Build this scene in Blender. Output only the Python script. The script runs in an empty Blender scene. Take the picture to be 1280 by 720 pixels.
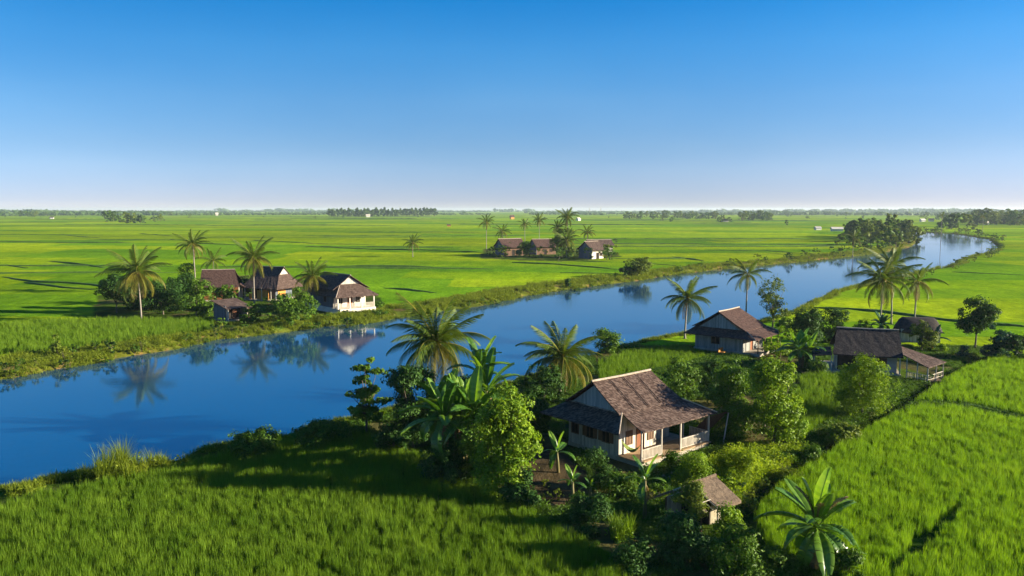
import bpy, bmesh, math, random
import numpy as np
from mathutils import Vector, Matrix, Euler
R = math.radians
random.seed(7)
rng = np.random.default_rng(11)
SC = bpy.context.scene
COL = SC.collection

# ------------------------------------------------------------------ camera
CAM_H = 22.0; FPX = 1000.0; PITCH = math.atan(98 / FPX)
cp, sp = math.cos(PITCH), math.sin(PITCH)
def G(px, py, z=0.0):
    """ground point (x, y) of a photograph pixel on the level z"""
    a = (px - 640) / FPX; b = -(py - 360) / FPX
    dx, dy, dz = a, cp + b * sp, -sp + b * cp
    t = (z - CAM_H) / dz
    return (dx * t, dy * t)
def depth(x, y, z=0.0):
    return y * cp - (z - CAM_H) * sp
cam = bpy.data.cameras.new('camera'); camo = bpy.data.objects.new('camera', cam); COL.objects.link(camo)
camo.location = (0, 0, CAM_H); camo.rotation_euler = (math.pi / 2 - PITCH, 0, 0)
cam.sensor_width = 36; cam.lens = 36 * FPX / 1280; cam.clip_start = 0.5; cam.clip_end = 40000
SC.camera = camo

# ------------------------------------------------------------------ light
SUN_EL = R(16); SUN_AZ_VEC = Vector((0.995, -0.10))     # towards the sun, in plan
sd = Vector((SUN_AZ_VEC.x * math.cos(SUN_EL), SUN_AZ_VEC.y * math.cos(SUN_EL), math.sin(SUN_EL))).normalized()
sun = bpy.data.lights.new('sun', 'SUN'); suno = bpy.data.objects.new('sun', sun); COL.objects.link(suno)
sun.energy = 5.0; sun.angle = R(0.53); sun.color = (1.0, 0.89, 0.67)
suno.rotation_euler = sd.to_track_quat('Z', 'Y').to_euler(); suno.location = (200, -50, 300)

def N(t, tp, **k):
    n = t.nodes.new(tp)
    for a, v in k.items():
        setattr(n, a, v)
    return n
SC.view_settings.view_transform = 'Standard'; SC.view_settings.look = 'None'
SC.view_settings.exposure = 1.6; SC.view_settings.gamma = 1.0
SC.cycles.max_bounces = 7; SC.cycles.diffuse_bounces = 3; SC.cycles.glossy_bounces = 3
SC.cycles.transmission_bounces = 3; SC.cycles.volume_bounces = 1; SC.cycles.transparent_max_bounces = 6
SC.cycles.caustics_reflective = False; SC.cycles.caustics_refractive = False
SC.cycles.use_denoising = True

# ------------------------------------------------------------------ materials
def new_mat(name):
    m = bpy.data.materials.new(name); m.use_nodes = True
    t = m.node_tree; t.nodes.clear()
    return m, t
def ramp(t, stops):
    r = N(t, 'ShaderNodeValToRGB'); cr = r.color_ramp
    while len(cr.elements) > 1: cr.elements.remove(cr.elements[-1])
    cr.elements[0].position = stops[0][0]; cr.elements[0].color = (*stops[0][1], 1)
    for p, c in stops[1:]:
        e = cr.elements.new(p); e.color = (*c, 1)
    return r
W = bpy.data.worlds.new('World'); SC.world = W; W.use_nodes = True
nt = W.node_tree; nt.nodes.clear()
def N(t, tp, **k):
    n = t.nodes.new(tp)
    for a, v in k.items():
        setattr(n, a, v)
    return n
wo = N(nt, 'ShaderNodeOutputWorld'); bg = N(nt, 'ShaderNodeBackground'); sky = N(nt, 'ShaderNodeTexSky')
sky.sky_type = 'NISHITA'; sky.sun_disc = False; sky.sun_elevation = SUN_EL
sky.sun_rotation = math.atan2(sd.x, sd.y)
sky.air_density = 1.0; sky.dust_density = 0.4; sky.ozone_density = 2.0; sky.altitude = 0
tc = N(nt, 'ShaderNodeTexCoord'); mp = N(nt, 'ShaderNodeVectorMath', operation='MULTIPLY'); mp.inputs[1].default_value = (1, 1, 2.6)
ad = N(nt, 'ShaderNodeVectorMath', operation='ADD'); ad.inputs[1].default_value = (0, 0, 0.10)
hs = N(nt, 'ShaderNodeHueSaturation'); hs.inputs['Saturation'].default_value = 1.35
nt.links.new(tc.outputs['Generated'], mp.inputs[0]); nt.links.new(mp.outputs[0], ad.inputs[0]); nt.links.new(ad.outputs[0], sky.inputs[0])
nt.links.new(sky.outputs[0], hs.inputs['Color']); 
sxyz = N(nt, 'ShaderNodeSeparateXYZ'); nt.links.new(tc.outputs['Generated'], sxyz.inputs[0])
rp = N(nt, 'ShaderNodeValToRGB'); cr = rp.color_ramp; cr.elements[0].position = 0.0; cr.elements[0].color = (.98, .58, .56, 1); cr.elements[1].position = 1.0; cr.elements[1].color = (.75, .9, 1.0, 1)
for p_, c_ in ((.012, (.98, .6, .58)), (.05, (1.4, .86, .74)), (.075, (1.47, .94, .8)), (.13, (1.6, 1.17, 1.03)), (.19, (1.12, 1.28, 1.25)), (.245, (.42, 1.22, 1.36)), (.5, (.42, .95, 1.1))):
    e_ = cr.elements.new(p_); e_.color = (*c_, 1)
nt.links.new(sxyz.outputs[2], rp.inputs[0])
mu_ = N(nt, 'ShaderNodeMixRGB', blend_type='MULTIPLY'); mu_.inputs[0].default_value = 1.0
nt.links.new(hs.outputs[0], mu_.inputs[1]); nt.links.new(rp.outputs[0], mu_.inputs[2])
mv = N(nt, 'ShaderNodeMapping'); mv.inputs['Scale'].default_value = (3, 3, 9); nt.links.new(tc.outputs['Generated'], mv.inputs[0])
cn = N(nt, 'ShaderNodeTexNoise'); cn.inputs['Scale'].default_value = 1.1; cn.inputs['Detail'].default_value = 5; nt.links.new(mv.outputs[0], cn.inputs['Vector'])   # thin uneven veil high in the air
cv = ramp(nt, [(0.35, (.96, .975, .985)), (0.7, (1.10, 1.045, 1.02))]); nt.links.new(cn.outputs[0], cv.inputs[0])
mz = N(nt, 'ShaderNodeMixRGB', blend_type='MULTIPLY'); mz.inputs[0].default_value = 1.0
nt.links.new(mu_.outputs[0], mz.inputs[1]); nt.links.new(cv.outputs[0], mz.inputs[2]); nt.links.new(mz.outputs[0], bg.inputs[0]); nt.links.new(bg.outputs[0], wo.inputs[0])
bg.inputs[1].default_value = 0.093
def leaf_mat(name, dark, mid, light, trans=0.32, rough=0.5, nscale=0.6, yellow=None, spec=0.12):
    m, t = new_mat(name); L = t.links.new
    geo = N(t, 'ShaderNodeNewGeometry'); nz = N(t, 'ShaderNodeTexNoise'); nz.inputs['Scale'].default_value = nscale
    nz.inputs['Detail'].default_value = 3
    L(geo.outputs['Position'], nz.inputs['Vector'])
    add = N(t, 'ShaderNodeMath', operation='MULTIPLY_ADD'); add.inputs[1].default_value = 0.45
    L(geo.outputs['Random Per Island'], add.inputs[0]); 
    sc_ = N(t, 'ShaderNodeMath', operation='MULTIPLY'); sc_.inputs[1].default_value = 0.6; L(nz.outputs[0], sc_.inputs[0]); L(sc_.outputs[0], add.inputs[2])
    st = [(0.15, dark), (0.5, mid), (0.85, light)]
    if yellow: st.append((0.97, yellow))
    r = ramp(t, st); L(add.outputs[0], r.inputs[0])
    b = N(t, 'ShaderNodeBsdfPrincipled'); b.inputs['Roughness'].default_value = rough; b.inputs['Specular IOR Level'].default_value = spec
    tr = N(t, 'ShaderNodeBsdfTranslucent'); mx = N(t, 'ShaderNodeMixShader'); mx.inputs[0].default_value = trans
    L(r.outputs[0], b.inputs['Base Color'])
    tint = N(t, 'ShaderNodeMixRGB', blend_type='MULTIPLY'); tint.inputs[0].default_value = 1; tint.inputs[2].default_value = (1.3, 1.25, 0.5, 1)
    L(r.outputs[0], tint.inputs[1]); L(tint.outputs[0], tr.inputs[0])
    L(b.outputs[0], mx.inputs[1]); L(tr.outputs[0], mx.inputs[2])
    o = N(t, 'ShaderNodeOutputMaterial'); L(mx.outputs[0], o.inputs[0])
    return m
def noise_mat(name, c1, c2, scale=2.0, rough=0.85, bump=0.3, bscale=None, stretch=(1, 1, 1), dist=0.02, spec=0.2, c3=None):
    m, t = new_mat(name); L = t.links.new
    tcx = N(t, 'ShaderNodeTexCoord'); mpn = N(t, 'ShaderNodeMapping'); mpn.inputs['Scale'].default_value = stretch
    L(tcx.outputs['Object'], mpn.inputs[0])
    nz = N(t, 'ShaderNodeTexNoise'); nz.inputs['Scale'].default_value = scale; nz.inputs['Detail'].default_value = 6; nz.inputs['Roughness'].default_value = 0.65
    L(mpn.outputs[0], nz.inputs['Vector'])
    st = [(0.3, c1), (0.68, c2)]
    if c3: st.append((0.82, c3))
    r = ramp(t, st); L(nz.outputs[0], r.inputs[0])
    b = N(t, 'ShaderNodeBsdfPrincipled'); b.inputs['Roughness'].default_value = rough; b.inputs['Specular IOR Level'].default_value = spec
    L(r.outputs[0], b.inputs['Base Color'])
    n2 = N(t, 'ShaderNodeTexNoise'); n2.inputs['Scale'].default_value = bscale or scale * 4; n2.inputs['Detail'].default_value = 4; L(mpn.outputs[0], n2.inputs['Vector'])
    bp = N(t, 'ShaderNodeBump'); bp.inputs['Strength'].default_value = bump; bp.inputs['Distance'].default_value = dist
    L(n2.outputs[0], bp.inputs['Height']); L(bp.outputs[0], b.inputs['Normal'])
    o = N(t, 'ShaderNodeOutputMaterial'); L(b.outputs[0], o.inputs[0])
    return m
def plank_mat(name, c1, c2, width=0.22, rough=0.75):
    """upright boards: a dark joint every `width`, each board its own tone"""
    m, t = new_mat(name); L = t.links.new
    tcx = N(t, 'ShaderNodeTexCoord'); sx = N(t, 'ShaderNodeSeparateXYZ'); L(tcx.outputs['Object'], sx.inputs[0])
    a = N(t, 'ShaderNodeMath', operation='ADD'); L(sx.outputs[0], a.inputs[0]); L(sx.outputs[1], a.inputs[1])
    d = N(t, 'ShaderNodeMath', operation='DIVIDE'); L(a.outputs[0], d.inputs[0]); d.inputs[1].default_value = width
    fl = N(t, 'ShaderNodeMath', operation='FLOOR'); L(d.outputs[0], fl.inputs[0])
    fr = N(t, 'ShaderNodeMath', operation='FRACT'); L(d.outputs[0], fr.inputs[0])
    wn = N(t, 'ShaderNodeTexWhiteNoise', noise_dimensions='1D'); L(fl.outputs[0], wn.inputs['W'])
    mpn = N(t, 'ShaderNodeMapping'); mpn.inputs['Scale'].default_value = (9, 9, 0.8); L(tcx.outputs['Object'], mpn.inputs[0])
    nz = N(t, 'ShaderNodeTexNoise'); nz.inputs['Scale'].default_value = 1.6; nz.inputs['Detail'].default_value = 5; L(mpn.outputs[0], nz.inputs['Vector'])
    mm = N(t, 'ShaderNodeMath', operation='MULTIPLY_ADD'); L(wn.outputs[0], mm.inputs[0]); mm.inputs[1].default_value = 0.45; L(nz.outputs[0], mm.inputs[2])
    r = ramp(t, [(0.35, c1), (0.95, c2)]); L(mm.outputs[0], r.inputs[0])
    jr = ramp(t, [(0.0, (0.25, 0.25, 0.25)), (0.07, (1, 1, 1))]); L(fr.outputs[0], jr.inputs[0])
    mu = N(t, 'ShaderNodeMixRGB', blend_type='MULTIPLY'); mu.inputs[0].default_value = 1; L(r.outputs[0], mu.inputs[1]); L(jr.outputs[0], mu.inputs[2])
    b = N(t, 'ShaderNodeBsdfPrincipled'); b.inputs['Roughness'].default_value = rough; b.inputs['Specular IOR Level'].default_value = 0.2
    L(mu.outputs[0], b.inputs['Base Color'])
    bp = N(t, 'ShaderNodeBump'); bp.inputs['Strength'].default_value = 0.5; bp.inputs['Distance'].default_value = 0.02; L(jr.outputs[0], bp.inputs['Height']); L(bp.outputs[0], b.inputs['Normal'])
    o = N(t, 'ShaderNodeOutputMaterial'); L(b.outputs[0], o.inputs[0])
    return m
def roof_mat(name, c1, c2, c3, course=0.1):
    """weathered tiles: courses down the slope, tiles of mixed tone, lichen patches"""
    m, t = new_mat(name); L = t.links.new
    tcx = N(t, 'ShaderNodeTexCoord'); sx = N(t, 'ShaderNodeSeparateXYZ'); L(tcx.outputs['Object'], sx.inputs[0])
    nzw = N(t, 'ShaderNodeTexNoise'); nzw.inputs['Scale'].default_value = 3.0; L(tcx.outputs['Object'], nzw.inputs['Vector'])
    zz = N(t, 'ShaderNodeMath', operation='MULTIPLY_ADD'); L(nzw.outputs[0], zz.inputs[0]); zz.inputs[1].default_value = 0.07; L(sx.outputs[2], zz.inputs[2])
    d = N(t, 'ShaderNodeMath', operation='DIVIDE'); L(zz.outputs[0], d.inputs[0]); d.inputs[1].default_value = course
    fl = N(t, 'ShaderNodeMath', operation='FLOOR'); L(d.outputs[0], fl.inputs[0]); fr = N(t, 'ShaderNodeMath', operation='FRACT'); L(d.outputs[0], fr.inputs[0])
    a = N(t, 'ShaderNodeMath', operation='ADD'); L(sx.outputs[0], a.inputs[0]); L(sx.outputs[1], a.inputs[1])
    off = N(t, 'ShaderNodeMath', operation='MULTIPLY_ADD'); L(fl.outputs[0], off.inputs[0]); off.inputs[1].default_value = 0.37; 
    sc_ = N(t, 'ShaderNodeMath', operation='MULTIPLY'); L(a.outputs[0], sc_.inputs[0]); sc_.inputs[1].default_value = 6.5; L(sc_.outputs[0], off.inputs[2])
    f2 = N(t, 'ShaderNodeMath', operation='FLOOR'); L(off.outputs[0], f2.inputs[0])
    cx = N(t, 'ShaderNodeCombineXYZ'); L(f2.outputs[0], cx.inputs[0]); L(fl.outputs[0], cx.inputs[1])
    wn = N(t, 'ShaderNodeTexWhiteNoise', noise_dimensions='2D'); L(cx.outputs[0], wn.inputs['Vector'])
    nz = N(t, 'ShaderNodeTexNoise'); nz.inputs['Scale'].default_value = 5.5; nz.inputs['Detail'].default_value = 9; nz.inputs['Roughness'].default_value = 0.7; L(tcx.outputs['Object'], nz.inputs['Vector'])
    mm = N(t, 'ShaderNodeMath', operation='MULTIPLY_ADD'); L(wn.outputs[0], mm.inputs[0]); mm.inputs[1].default_value = 0.55; L(nz.outputs[0], mm.inputs[2])
    r = ramp(t, [(0.4, c1), (0.8, c2), (1.1 if False else 1.0, c3)]); L(mm.outputs[0], r.inputs[0])
    b = N(t, 'ShaderNodeBsdfPrincipled'); b.inputs['Roughness'].default_value = 0.85; b.inputs['Specular IOR Level'].default_value = 0.15
    L(r.outputs[0], b.inputs['Base Color'])
    inv = N(t, 'ShaderNodeMath', operation='SUBTRACT'); inv.inputs[0].default_value = 1; L(fr.outputs[0], inv.inputs[1])
    hh = N(t, 'ShaderNodeMath', operation='MULTIPLY_ADD'); L(wn.outputs[0], hh.inputs[0]); hh.inputs[1].default_value = 0.9; L(inv.outputs[0], hh.inputs[2])
    bp = N(t, 'ShaderNodeBump'); bp.inputs['Strength'].default_value = 0.8; bp.inputs['Distance'].default_value = 0.05; L(hh.outputs[0], bp.inputs['Height']); L(bp.outputs[0], b.inputs['Normal'])
    o = N(t, 'ShaderNodeOutputMaterial'); L(b.outputs[0], o.inputs[0])
    return m

M = {}
M['rice'] = leaf_mat('rice_blade', (0.03, 0.085, 0.006), (0.095, 0.185, 0.010), (0.18, 0.28, 0.022), 0.42, 0.6, 0.35, (0.27, 0.33, 0.05), spec=.1)
M['rice_bright'] = leaf_mat('bright_rice_blade', (0.05, 0.12, 0.006), (0.14, 0.275, 0.010), (0.24, 0.375, 0.018), 0.42, 0.6, 0.35, (0.38, 0.42, 0.06), spec=.1)
M['bankgrass'] = leaf_mat('bank_grass', (0.075, 0.12, 0.010), (0.15, 0.20, 0.014), (0.24, 0.28, 0.03), 0.38, 0.6, 0.3, (0.3, 0.27, 0.07))
M['slopeweed'] = leaf_mat('slope_weed', (0.09, 0.16, 0.010), (0.19, 0.28, 0.014), (0.3, 0.36, 0.026), 0.42, 0.6, 0.4, (0.32, 0.33, 0.05), spec=.1)
M['weed'] = leaf_mat('weed_leaf', (0.03, 0.075, 0.01), (0.06, 0.13, 0.013), (0.12, 0.2, 0.02), 0.35, 0.5, 0.5)
M['green'] = leaf_mat('tree_leaf', (0.03, 0.08, 0.010), (0.075, 0.155, 0.013), (0.14, 0.23, 0.02), 0.3, 0.42, 0.5)
M['lime'] = leaf_mat('light_leaf', (0.055, 0.125, 0.008), (0.135, 0.235, 0.012), (0.25, 0.35, 0.022), 0.34, 0.42, 0.5)
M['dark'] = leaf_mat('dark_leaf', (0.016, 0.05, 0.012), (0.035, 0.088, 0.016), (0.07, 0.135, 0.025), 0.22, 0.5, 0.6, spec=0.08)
M['olive'] = leaf_mat('olive_leaf', (0.06, 0.10, 0.012), (0.115, 0.165, 0.018), (0.19, 0.235, 0.03), 0.3, 0.5, 0.5)
M['teal'] = leaf_mat('blue_green_leaf', (0.02, 0.06, 0.035), (0.035, 0.10, 0.055), (0.06, 0.14, 0.075), 0.25, 0.4, 0.6)
M['palm'] = leaf_mat('palm_leaflet', (0.04, 0.08, 0.012), (0.075, 0.125, 0.017), (0.12, 0.165, 0.024), 0.3, 0.5, 0.8, spec=0.12)
M['palmgold'] = leaf_mat('old_palm_leaflet', (0.09, 0.10, 0.015), (0.16, 0.155, 0.022), (0.24, 0.2, 0.035), 0.34, 0.42, 0.8)
M['palmdry'] = leaf_mat('dry_palm_leaflet', (0.12, 0.08, 0.04), (0.2, 0.14, 0.07), (0.3, 0.22, 0.11), 0.2, 0.7, 0.8)
M['banana'] = leaf_mat('banana_leaf', (0.035, 0.095, 0.012), (0.06, 0.15, 0.016), (0.10, 0.21, 0.022), 0.36, 0.33, 0.5, spec=0.5)
M['bananalight'] = leaf_mat('young_banana_leaf', (0.08, 0.17, 0.016), (0.13, 0.25, 0.02), (0.19, 0.31, 0.03), 0.42, 0.33, 0.5, spec=0.5)
M['far'] = leaf_mat('far_leaf', (0.03, 0.062, 0.018), (0.055, 0.105, 0.024), (0.09, 0.145, 0.032), 0.2, 0.6, 0.15)
M['bark'] = noise_mat('bark', (0.07, 0.055, 0.04), (0.17, 0.14, 0.11), 3, 0.9, 0.6, stretch=(3, 3, 0.6))
M['palmbark'] = noise_mat('palm_bark', (0.16, 0.135, 0.11), (0.33, 0.29, 0.25), 2.5, 0.9, 0.6, stretch=(1, 1, 4))
M['stem'] = noise_mat('banana_stem', (0.08, 0.09, 0.03), (0.2, 0.16, 0.07), 2, 0.6, 0.3, stretch=(3, 3, 0.7))
M['coco'] = noise_mat('coconut_husk', (0.16, 0.13, 0.03), (0.3, 0.2, 0.05), 4, 0.5)
M['roof_brown'] = roof_mat('brown_roof_tile', (0.026, 0.017, 0.014), (0.078, 0.048, 0.038), (0.15, 0.105, 0.085))
M['roof_red'] = roof_mat('red_brown_roof_tile', (0.03, 0.018, 0.015), (0.072, 0.04, 0.032), (0.11, 0.066, 0.054))
M['roof_dark'] = roof_mat('dark_roof_tile', (0.013, 0.011, 0.012), (0.027, 0.023, 0.024), (0.05, 0.042, 0.04))
M['planks'] = plank_mat('weathered_planks', (0.24, 0.22, 0.19), (0.5, 0.46, 0.4))
M['planks_shade'] = plank_mat('shade_blue_planks', (0.06, 0.07, 0.09), (0.13, 0.15, 0.18))  # shade of walls turned from the sun is put into this tone
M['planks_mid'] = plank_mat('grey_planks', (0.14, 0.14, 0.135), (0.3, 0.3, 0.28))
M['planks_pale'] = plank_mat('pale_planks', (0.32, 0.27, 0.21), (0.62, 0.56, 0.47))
M['planks_blue'] = plank_mat('grey_blue_planks', (0.17, 0.20, 0.23), (0.32, 0.36, 0.4))
M['plaster'] = noise_mat('pale_plaster', (0.5, 0.44, 0.37), (0.72, 0.67, 0.6), 1.2, 0.85, 0.15)
M['plaster_grey'] = noise_mat('grey_plaster', (0.26, 0.25, 0.24), (0.42, 0.4, 0.38), 1.2, 0.85, 0.15)
M['ochre'] = noise_mat('ochre_boards', (0.35, 0.15, 0.03), (0.55, 0.26, 0.06), 1.5, 0.7, 0.2)
M['wood'] = noise_mat('brown_wood', (0.09, 0.05, 0.03), (0.2, 0.12, 0.075), 3, 0.75, 0.3, stretch=(1, 1, 0.3))
M['redwood'] = noise_mat('red_brown_wood', (0.16, 0.055, 0.025), (0.26, 0.1, 0.045), 3, 0.6, 0.3, stretch=(2, 2, 0.3))
M['palewood'] = noise_mat('pale_wood', (0.3, 0.26, 0.21), (0.52, 0.47, 0.4), 3, 0.8, 0.3, stretch=(1, 1, 0.3))
M['cap'] = noise_mat('ridge_mortar', (0.26, 0.21, 0.16), (0.44, 0.37, 0.3), 4, 0.9, 0.4)
M['concrete'] = noise_mat('worn_concrete', (0.24, 0.21, 0.17), (0.42, 0.37, 0.3), 1.5, 0.9, 0.3)
M['earthfloor'] = noise_mat('earth_floor', (0.25, 0.16, 0.085), (0.42, 0.29, 0.17), 1.5, 0.95, 0.3)
M['mudwall'] = noise_mat('mud_wall', (0.2, 0.17, 0.11), (0.4, 0.35, 0.25), 3, 0.9, 0.5)
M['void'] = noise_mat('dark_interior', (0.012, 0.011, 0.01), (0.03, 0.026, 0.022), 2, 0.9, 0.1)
M['thatch'] = noise_mat('old_thatch', (0.06, 0.042, 0.03), (0.2, 0.145, 0.1), 5, 0.95, 0.9, stretch=(1, 1, 0.35), dist=0.06, c3=(0.34, 0.28, 0.21))
M['thatch_dark'] = noise_mat('dark_thatch', (0.02, 0.018, 0.018), (0.06, 0.05, 0.046), 3, 0.95, 0.8, dist=0.06)
M['hammock'] = noise_mat('green_cloth', (0.1, 0.16, 0.04), (0.2, 0.24, 0.06), 3, 0.9, 0.2)
M['bluetub'] = noise_mat('blue_plastic', (0.04, 0.13, 0.19), (0.07, 0.19, 0.25), 2, 0.4, 0.1)
M['white'] = noise_mat('white_wall', (0.42, 0.41, 0.4), (0.58, 0.57, 0.55), 1, 0.8, 0.1)
M['stone'] = noise_mat('stone', (0.2, 0.16, 0.12), (0.38, 0.32, 0.26), 3, 0.9, 0.6)
M['rust'] = noise_mat('rusty_sheet', (0.06, 0.032, 0.024), (0.14, 0.075, 0.055), 2, 0.8, 0.4, stretch=(4, 0.6, 0.6))

# ------------------------------------------------------------------ helpers
def mesh_np(name, V, F, mats, fm=None, smooth=False):
    """mesh from arrays; F: list of (k-gon index arrays) all with one k each"""
    me = bpy.data.meshes.new(name)
    V = np.asarray(V, dtype=np.float32)
    Fs = F if isinstance(F, list) else [F]
    Fs = [np.asarray(f, dtype=np.int32) for f in Fs if len(f)]
    loops = np.concatenate([f.ravel() for f in Fs]); tot = np.concatenate([np.full(len(f), f.shape[1], np.int32) for f in Fs])
    st = np.concatenate([[0], np.cumsum(tot)[:-1]]).astype(np.int32)
    me.vertices.add(len(V)); me.vertices.foreach_set('co', V.ravel())
    me.loops.add(len(loops)); me.loops.foreach_set('vertex_index', loops)
    me.polygons.add(len(tot)); me.polygons.foreach_set('loop_start', st); me.polygons.foreach_set('loop_total', tot)
    for m in mats if isinstance(mats, (list, tuple)) else [mats]: me.materials.append(m)
    if fm is not None: me.polygons.foreach_set('material_index', np.asarray(fm, dtype=np.int32))
    if smooth: me.polygons.foreach_set('use_smooth', np.ones(len(tot), dtype=bool))
    me.update(calc_edges=True)
    return me
def link(name, me, parent=None, loc=(0, 0, 0), rot=(0, 0, 0), scale=(1, 1, 1)):
    o = bpy.data.objects.new(name, me); COL.objects.link(o)
    if parent: o.parent = parent
    o.location = loc; o.rotation_euler = rot; o.scale = scale
    return o
def tag(o, label=None, cat=None, group=None, kind=None):
    if label: o['label'] = label
    if cat: o['category'] = cat
    if group: o['group'] = group
    if kind: o['kind'] = kind
    return o
def thing(name, label, cat, loc=(0, 0, 0), rz=0.0, group=None, scale=1.0):
    o = bpy.data.objects.new(name, None); COL.objects.link(o)
    o.location = loc; o.rotation_euler = (0, 0, rz); o.scale = (scale,) * 3
    return tag(o, label, cat, group)
def dup(root, loc, rz=None, label=None, group=None, scale=None):
    r = root.copy(); COL.objects.link(r); r.location = loc
    if rz is not None: r.rotation_euler = (0, 0, rz)
    if scale is not None: r.scale = (scale,) * 3 if not isinstance(scale, tuple) else scale
    if label: r['label'] = label
    if group: r['group'] = group
    for ch in list(root.children):
        c = ch.copy(); COL.objects.link(c); c.parent = r
        for g in list(ch.children):
            d = g.copy(); COL.objects.link(d); d.parent = c
    return r
class MB:
    """collects shapes into one mesh"""
    def __init__(s): s.v = []; s.f = []
    def add(s, v, f):
        b = len(s.v); s.v += [tuple(p) for p in v]; s.f += [[i + b for i in q] for q in f]
    def box(s, x0, x1, y0, y1, z0, z1):
        v = [(x0, y0, z0), (x1, y0, z0), (x1, y1, z0), (x0, y1, z0), (x0, y0, z1), (x1, y0, z1), (x1, y1, z1), (x0, y1, z1)]
        s.add(v, [[3, 2, 1, 0], [4, 5, 6, 7], [0, 1, 5, 4], [1, 2, 6, 5], [2, 3, 7, 6], [3, 0, 4, 7]]); return s
    def slab(s, poly, th):
        n = len(poly); v = list(poly) + [(p[0], p[1], p[2] - th) for p in poly]
        f = [list(range(n)), list(range(2 * n - 1, n - 1, -1))] + [[i, i + n, (i + 1) % n + n, (i + 1) % n] for i in range(n)]
        s.add(v, f); return s
    def tube(s, pts, rad, k=6):
        P = [Vector(p) for p in pts]; n = len(P); rr = rad if isinstance(rad, (list, tuple, np.ndarray)) else [rad] * n
        vs = []; ref = Vector((1, 0, 0))
        for i in range(n):
            t = (P[min(i + 1, n - 1)] - P[max(i - 1, 0)]).normalized()
            a = t.cross(ref)
            if a.length < 0.2: a = t.cross(Vector((0, 1, 0)))
            a.normalize(); b = t.cross(a)
            for j in range(k):
                q = 2 * math.pi * j / k; vs.append(P[i] + (a * math.cos(q) + b * math.sin(q)) * rr[i])
        f = [[i * k + j, i * k + (j + 1) % k, (i + 1) * k + (j + 1) % k, (i + 1) * k + j] for i in range(n - 1) for j in range(k)]
        f += [list(range(k))[::-1], [(n - 1) * k + j for j in range(k)]]
        s.add(vs, f); return s
    def mesh(s, name, mat, smooth=False):
        me = bpy.data.meshes.new(name); me.from_pydata(s.v, [], s.f); me.materials.append(mat)
        if smooth:
            for p in me.polygons: p.use_smooth = True
        me.validate(); me.update()
        bm = bmesh.new(); bm.from_mesh(me); bmesh.ops.recalc_face_normals(bm, faces=bm.faces); bm.to_mesh(me); bm.free()
        return me
    def build(s, name, mat, parent=None, smooth=False, bevel=0.0, **k):
        me = s.mesh(name, mat, smooth)
        if bevel:
            bm = bmesh.new(); bm.from_mesh(me); bmesh.ops.bevel(bm, geom=bm.edges[:], offset=bevel, segments=1, affect='EDGES'); bm.to_mesh(me); bm.free()
        return link(name, me, parent, **k)

def vnoise(x, y, seed=0):
    """smooth value noise on arrays, 0..1"""
    xi = np.floor(x).astype(np.int64); yi = np.floor(y).astype(np.int64); fx = x - xi; fy = y - yi
    fx = fx * fx * (3 - 2 * fx); fy = fy * fy * (3 - 2 * fy)
    def h(a, b):
        n = (a * 374761393 + b * 668265263 + seed * 144665) & 0x7fffffff
        n = ((n ^ (n >> 13)) * 1274126177) & 0x7fffffff
        return ((n ^ (n >> 16)) & 0xffff) / 65535.0
    return (h(xi, yi) * (1 - fx) + h(xi + 1, yi) * fx) * (1 - fy) + (h(xi, yi + 1) * (1 - fx) + h(xi + 1, yi + 1) * fx) * fy
def sstep(a, b, x):
    t = np.clip((x - a) / (b - a), 0, 1); return t * t * (3 - 2 * t)
def inpoly(x, y, poly):
    r = np.zeros(np.shape(x), bool); n = len(poly)
    for i in range(n):
        x1, y1 = poly[i]; x2, y2 = poly[(i + 1) % n]
        if y1 == y2: continue
        c = ((y1 > y) != (y2 > y)) & (x < (x2 - x1) * (y - y1) / (y2 - y1) + x1)
        r ^= c
    return r
def polydist(x, y, poly, closed=True):
    d = np.full(np.shape(x), 1e9); idx = np.zeros(np.shape(x), int); n = len(poly)
    for i in range(n if closed else n - 1):
        x1, y1 = poly[i]; x2, y2 = poly[(i + 1) % n]; ex, ey = x2 - x1, y2 - y1
        t = np.clip(((x - x1) * ex + (y - y1) * ey) / (ex * ex + ey * ey + 1e-9), 0, 1)
        q = np.hypot(x - x1 - t * ex, y - y1 - t * ey); m = q < d; d[m] = q[m]; idx[m] = i
    return d, idx

# ------------------------------------------------------------------ plan of the place
WATER_Z = -0.9
far_px = [(-700, 575), (-150, 505), (0, 479), (60, 466), (100, 459), (200, 441), (240, 431), (300, 422), (400, 410), (460, 405), (520, 396),
          (600, 383), (700, 364), (760, 356), (800, 351), (835, 345), (900, 337), (960, 332), (1030, 325), (1100, 317), (1143, 308), (1149, 301), (1144, 296), (1100, 292.5)]
near_px = [(1100, 291), (1147, 290), (1190, 292), (1235, 299), (1246, 306), (1243, 315), (1219, 320), (1201, 325.5), (1193, 332), (1173, 337.5), (1153, 341), (1120, 349),
           (1080, 357), (1040, 368), (1010, 380), (985, 391), (950, 403), (900, 415), (850, 421), (800, 429), (770, 435), (740, 442), (700, 455), (660, 470), (610, 488),
           (560, 500), (520, 509), (480, 518), (440, 527), (400, 537), (350, 546), (280, 561), (215, 576), (100, 597), (0, 614), (-150, 640), (-700, 735)]
RIVER = [G(*q, WATER_Z) for q in far_px + near_px]
NFAR = len(far_px)
def PX(l, z=0): return [G(*q, z) for q in l]
F_LEFT = PX([(-500, 830), (-420, 680), (0, 633), (100, 614), (210, 592), (300, 568), (400, 546), (460, 545), (520, 572), (575, 600), (640, 632), (700, 668), (760, 700), (860, 830)])
F_RIGHT = PX([(928, 640), (960, 612), (1040, 563), (1100, 528), (1150, 512), (1200, 514), (1290, 530), (1560, 560), (1800, 830), (1100, 830), (1050, 722), (965, 700)])
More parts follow.
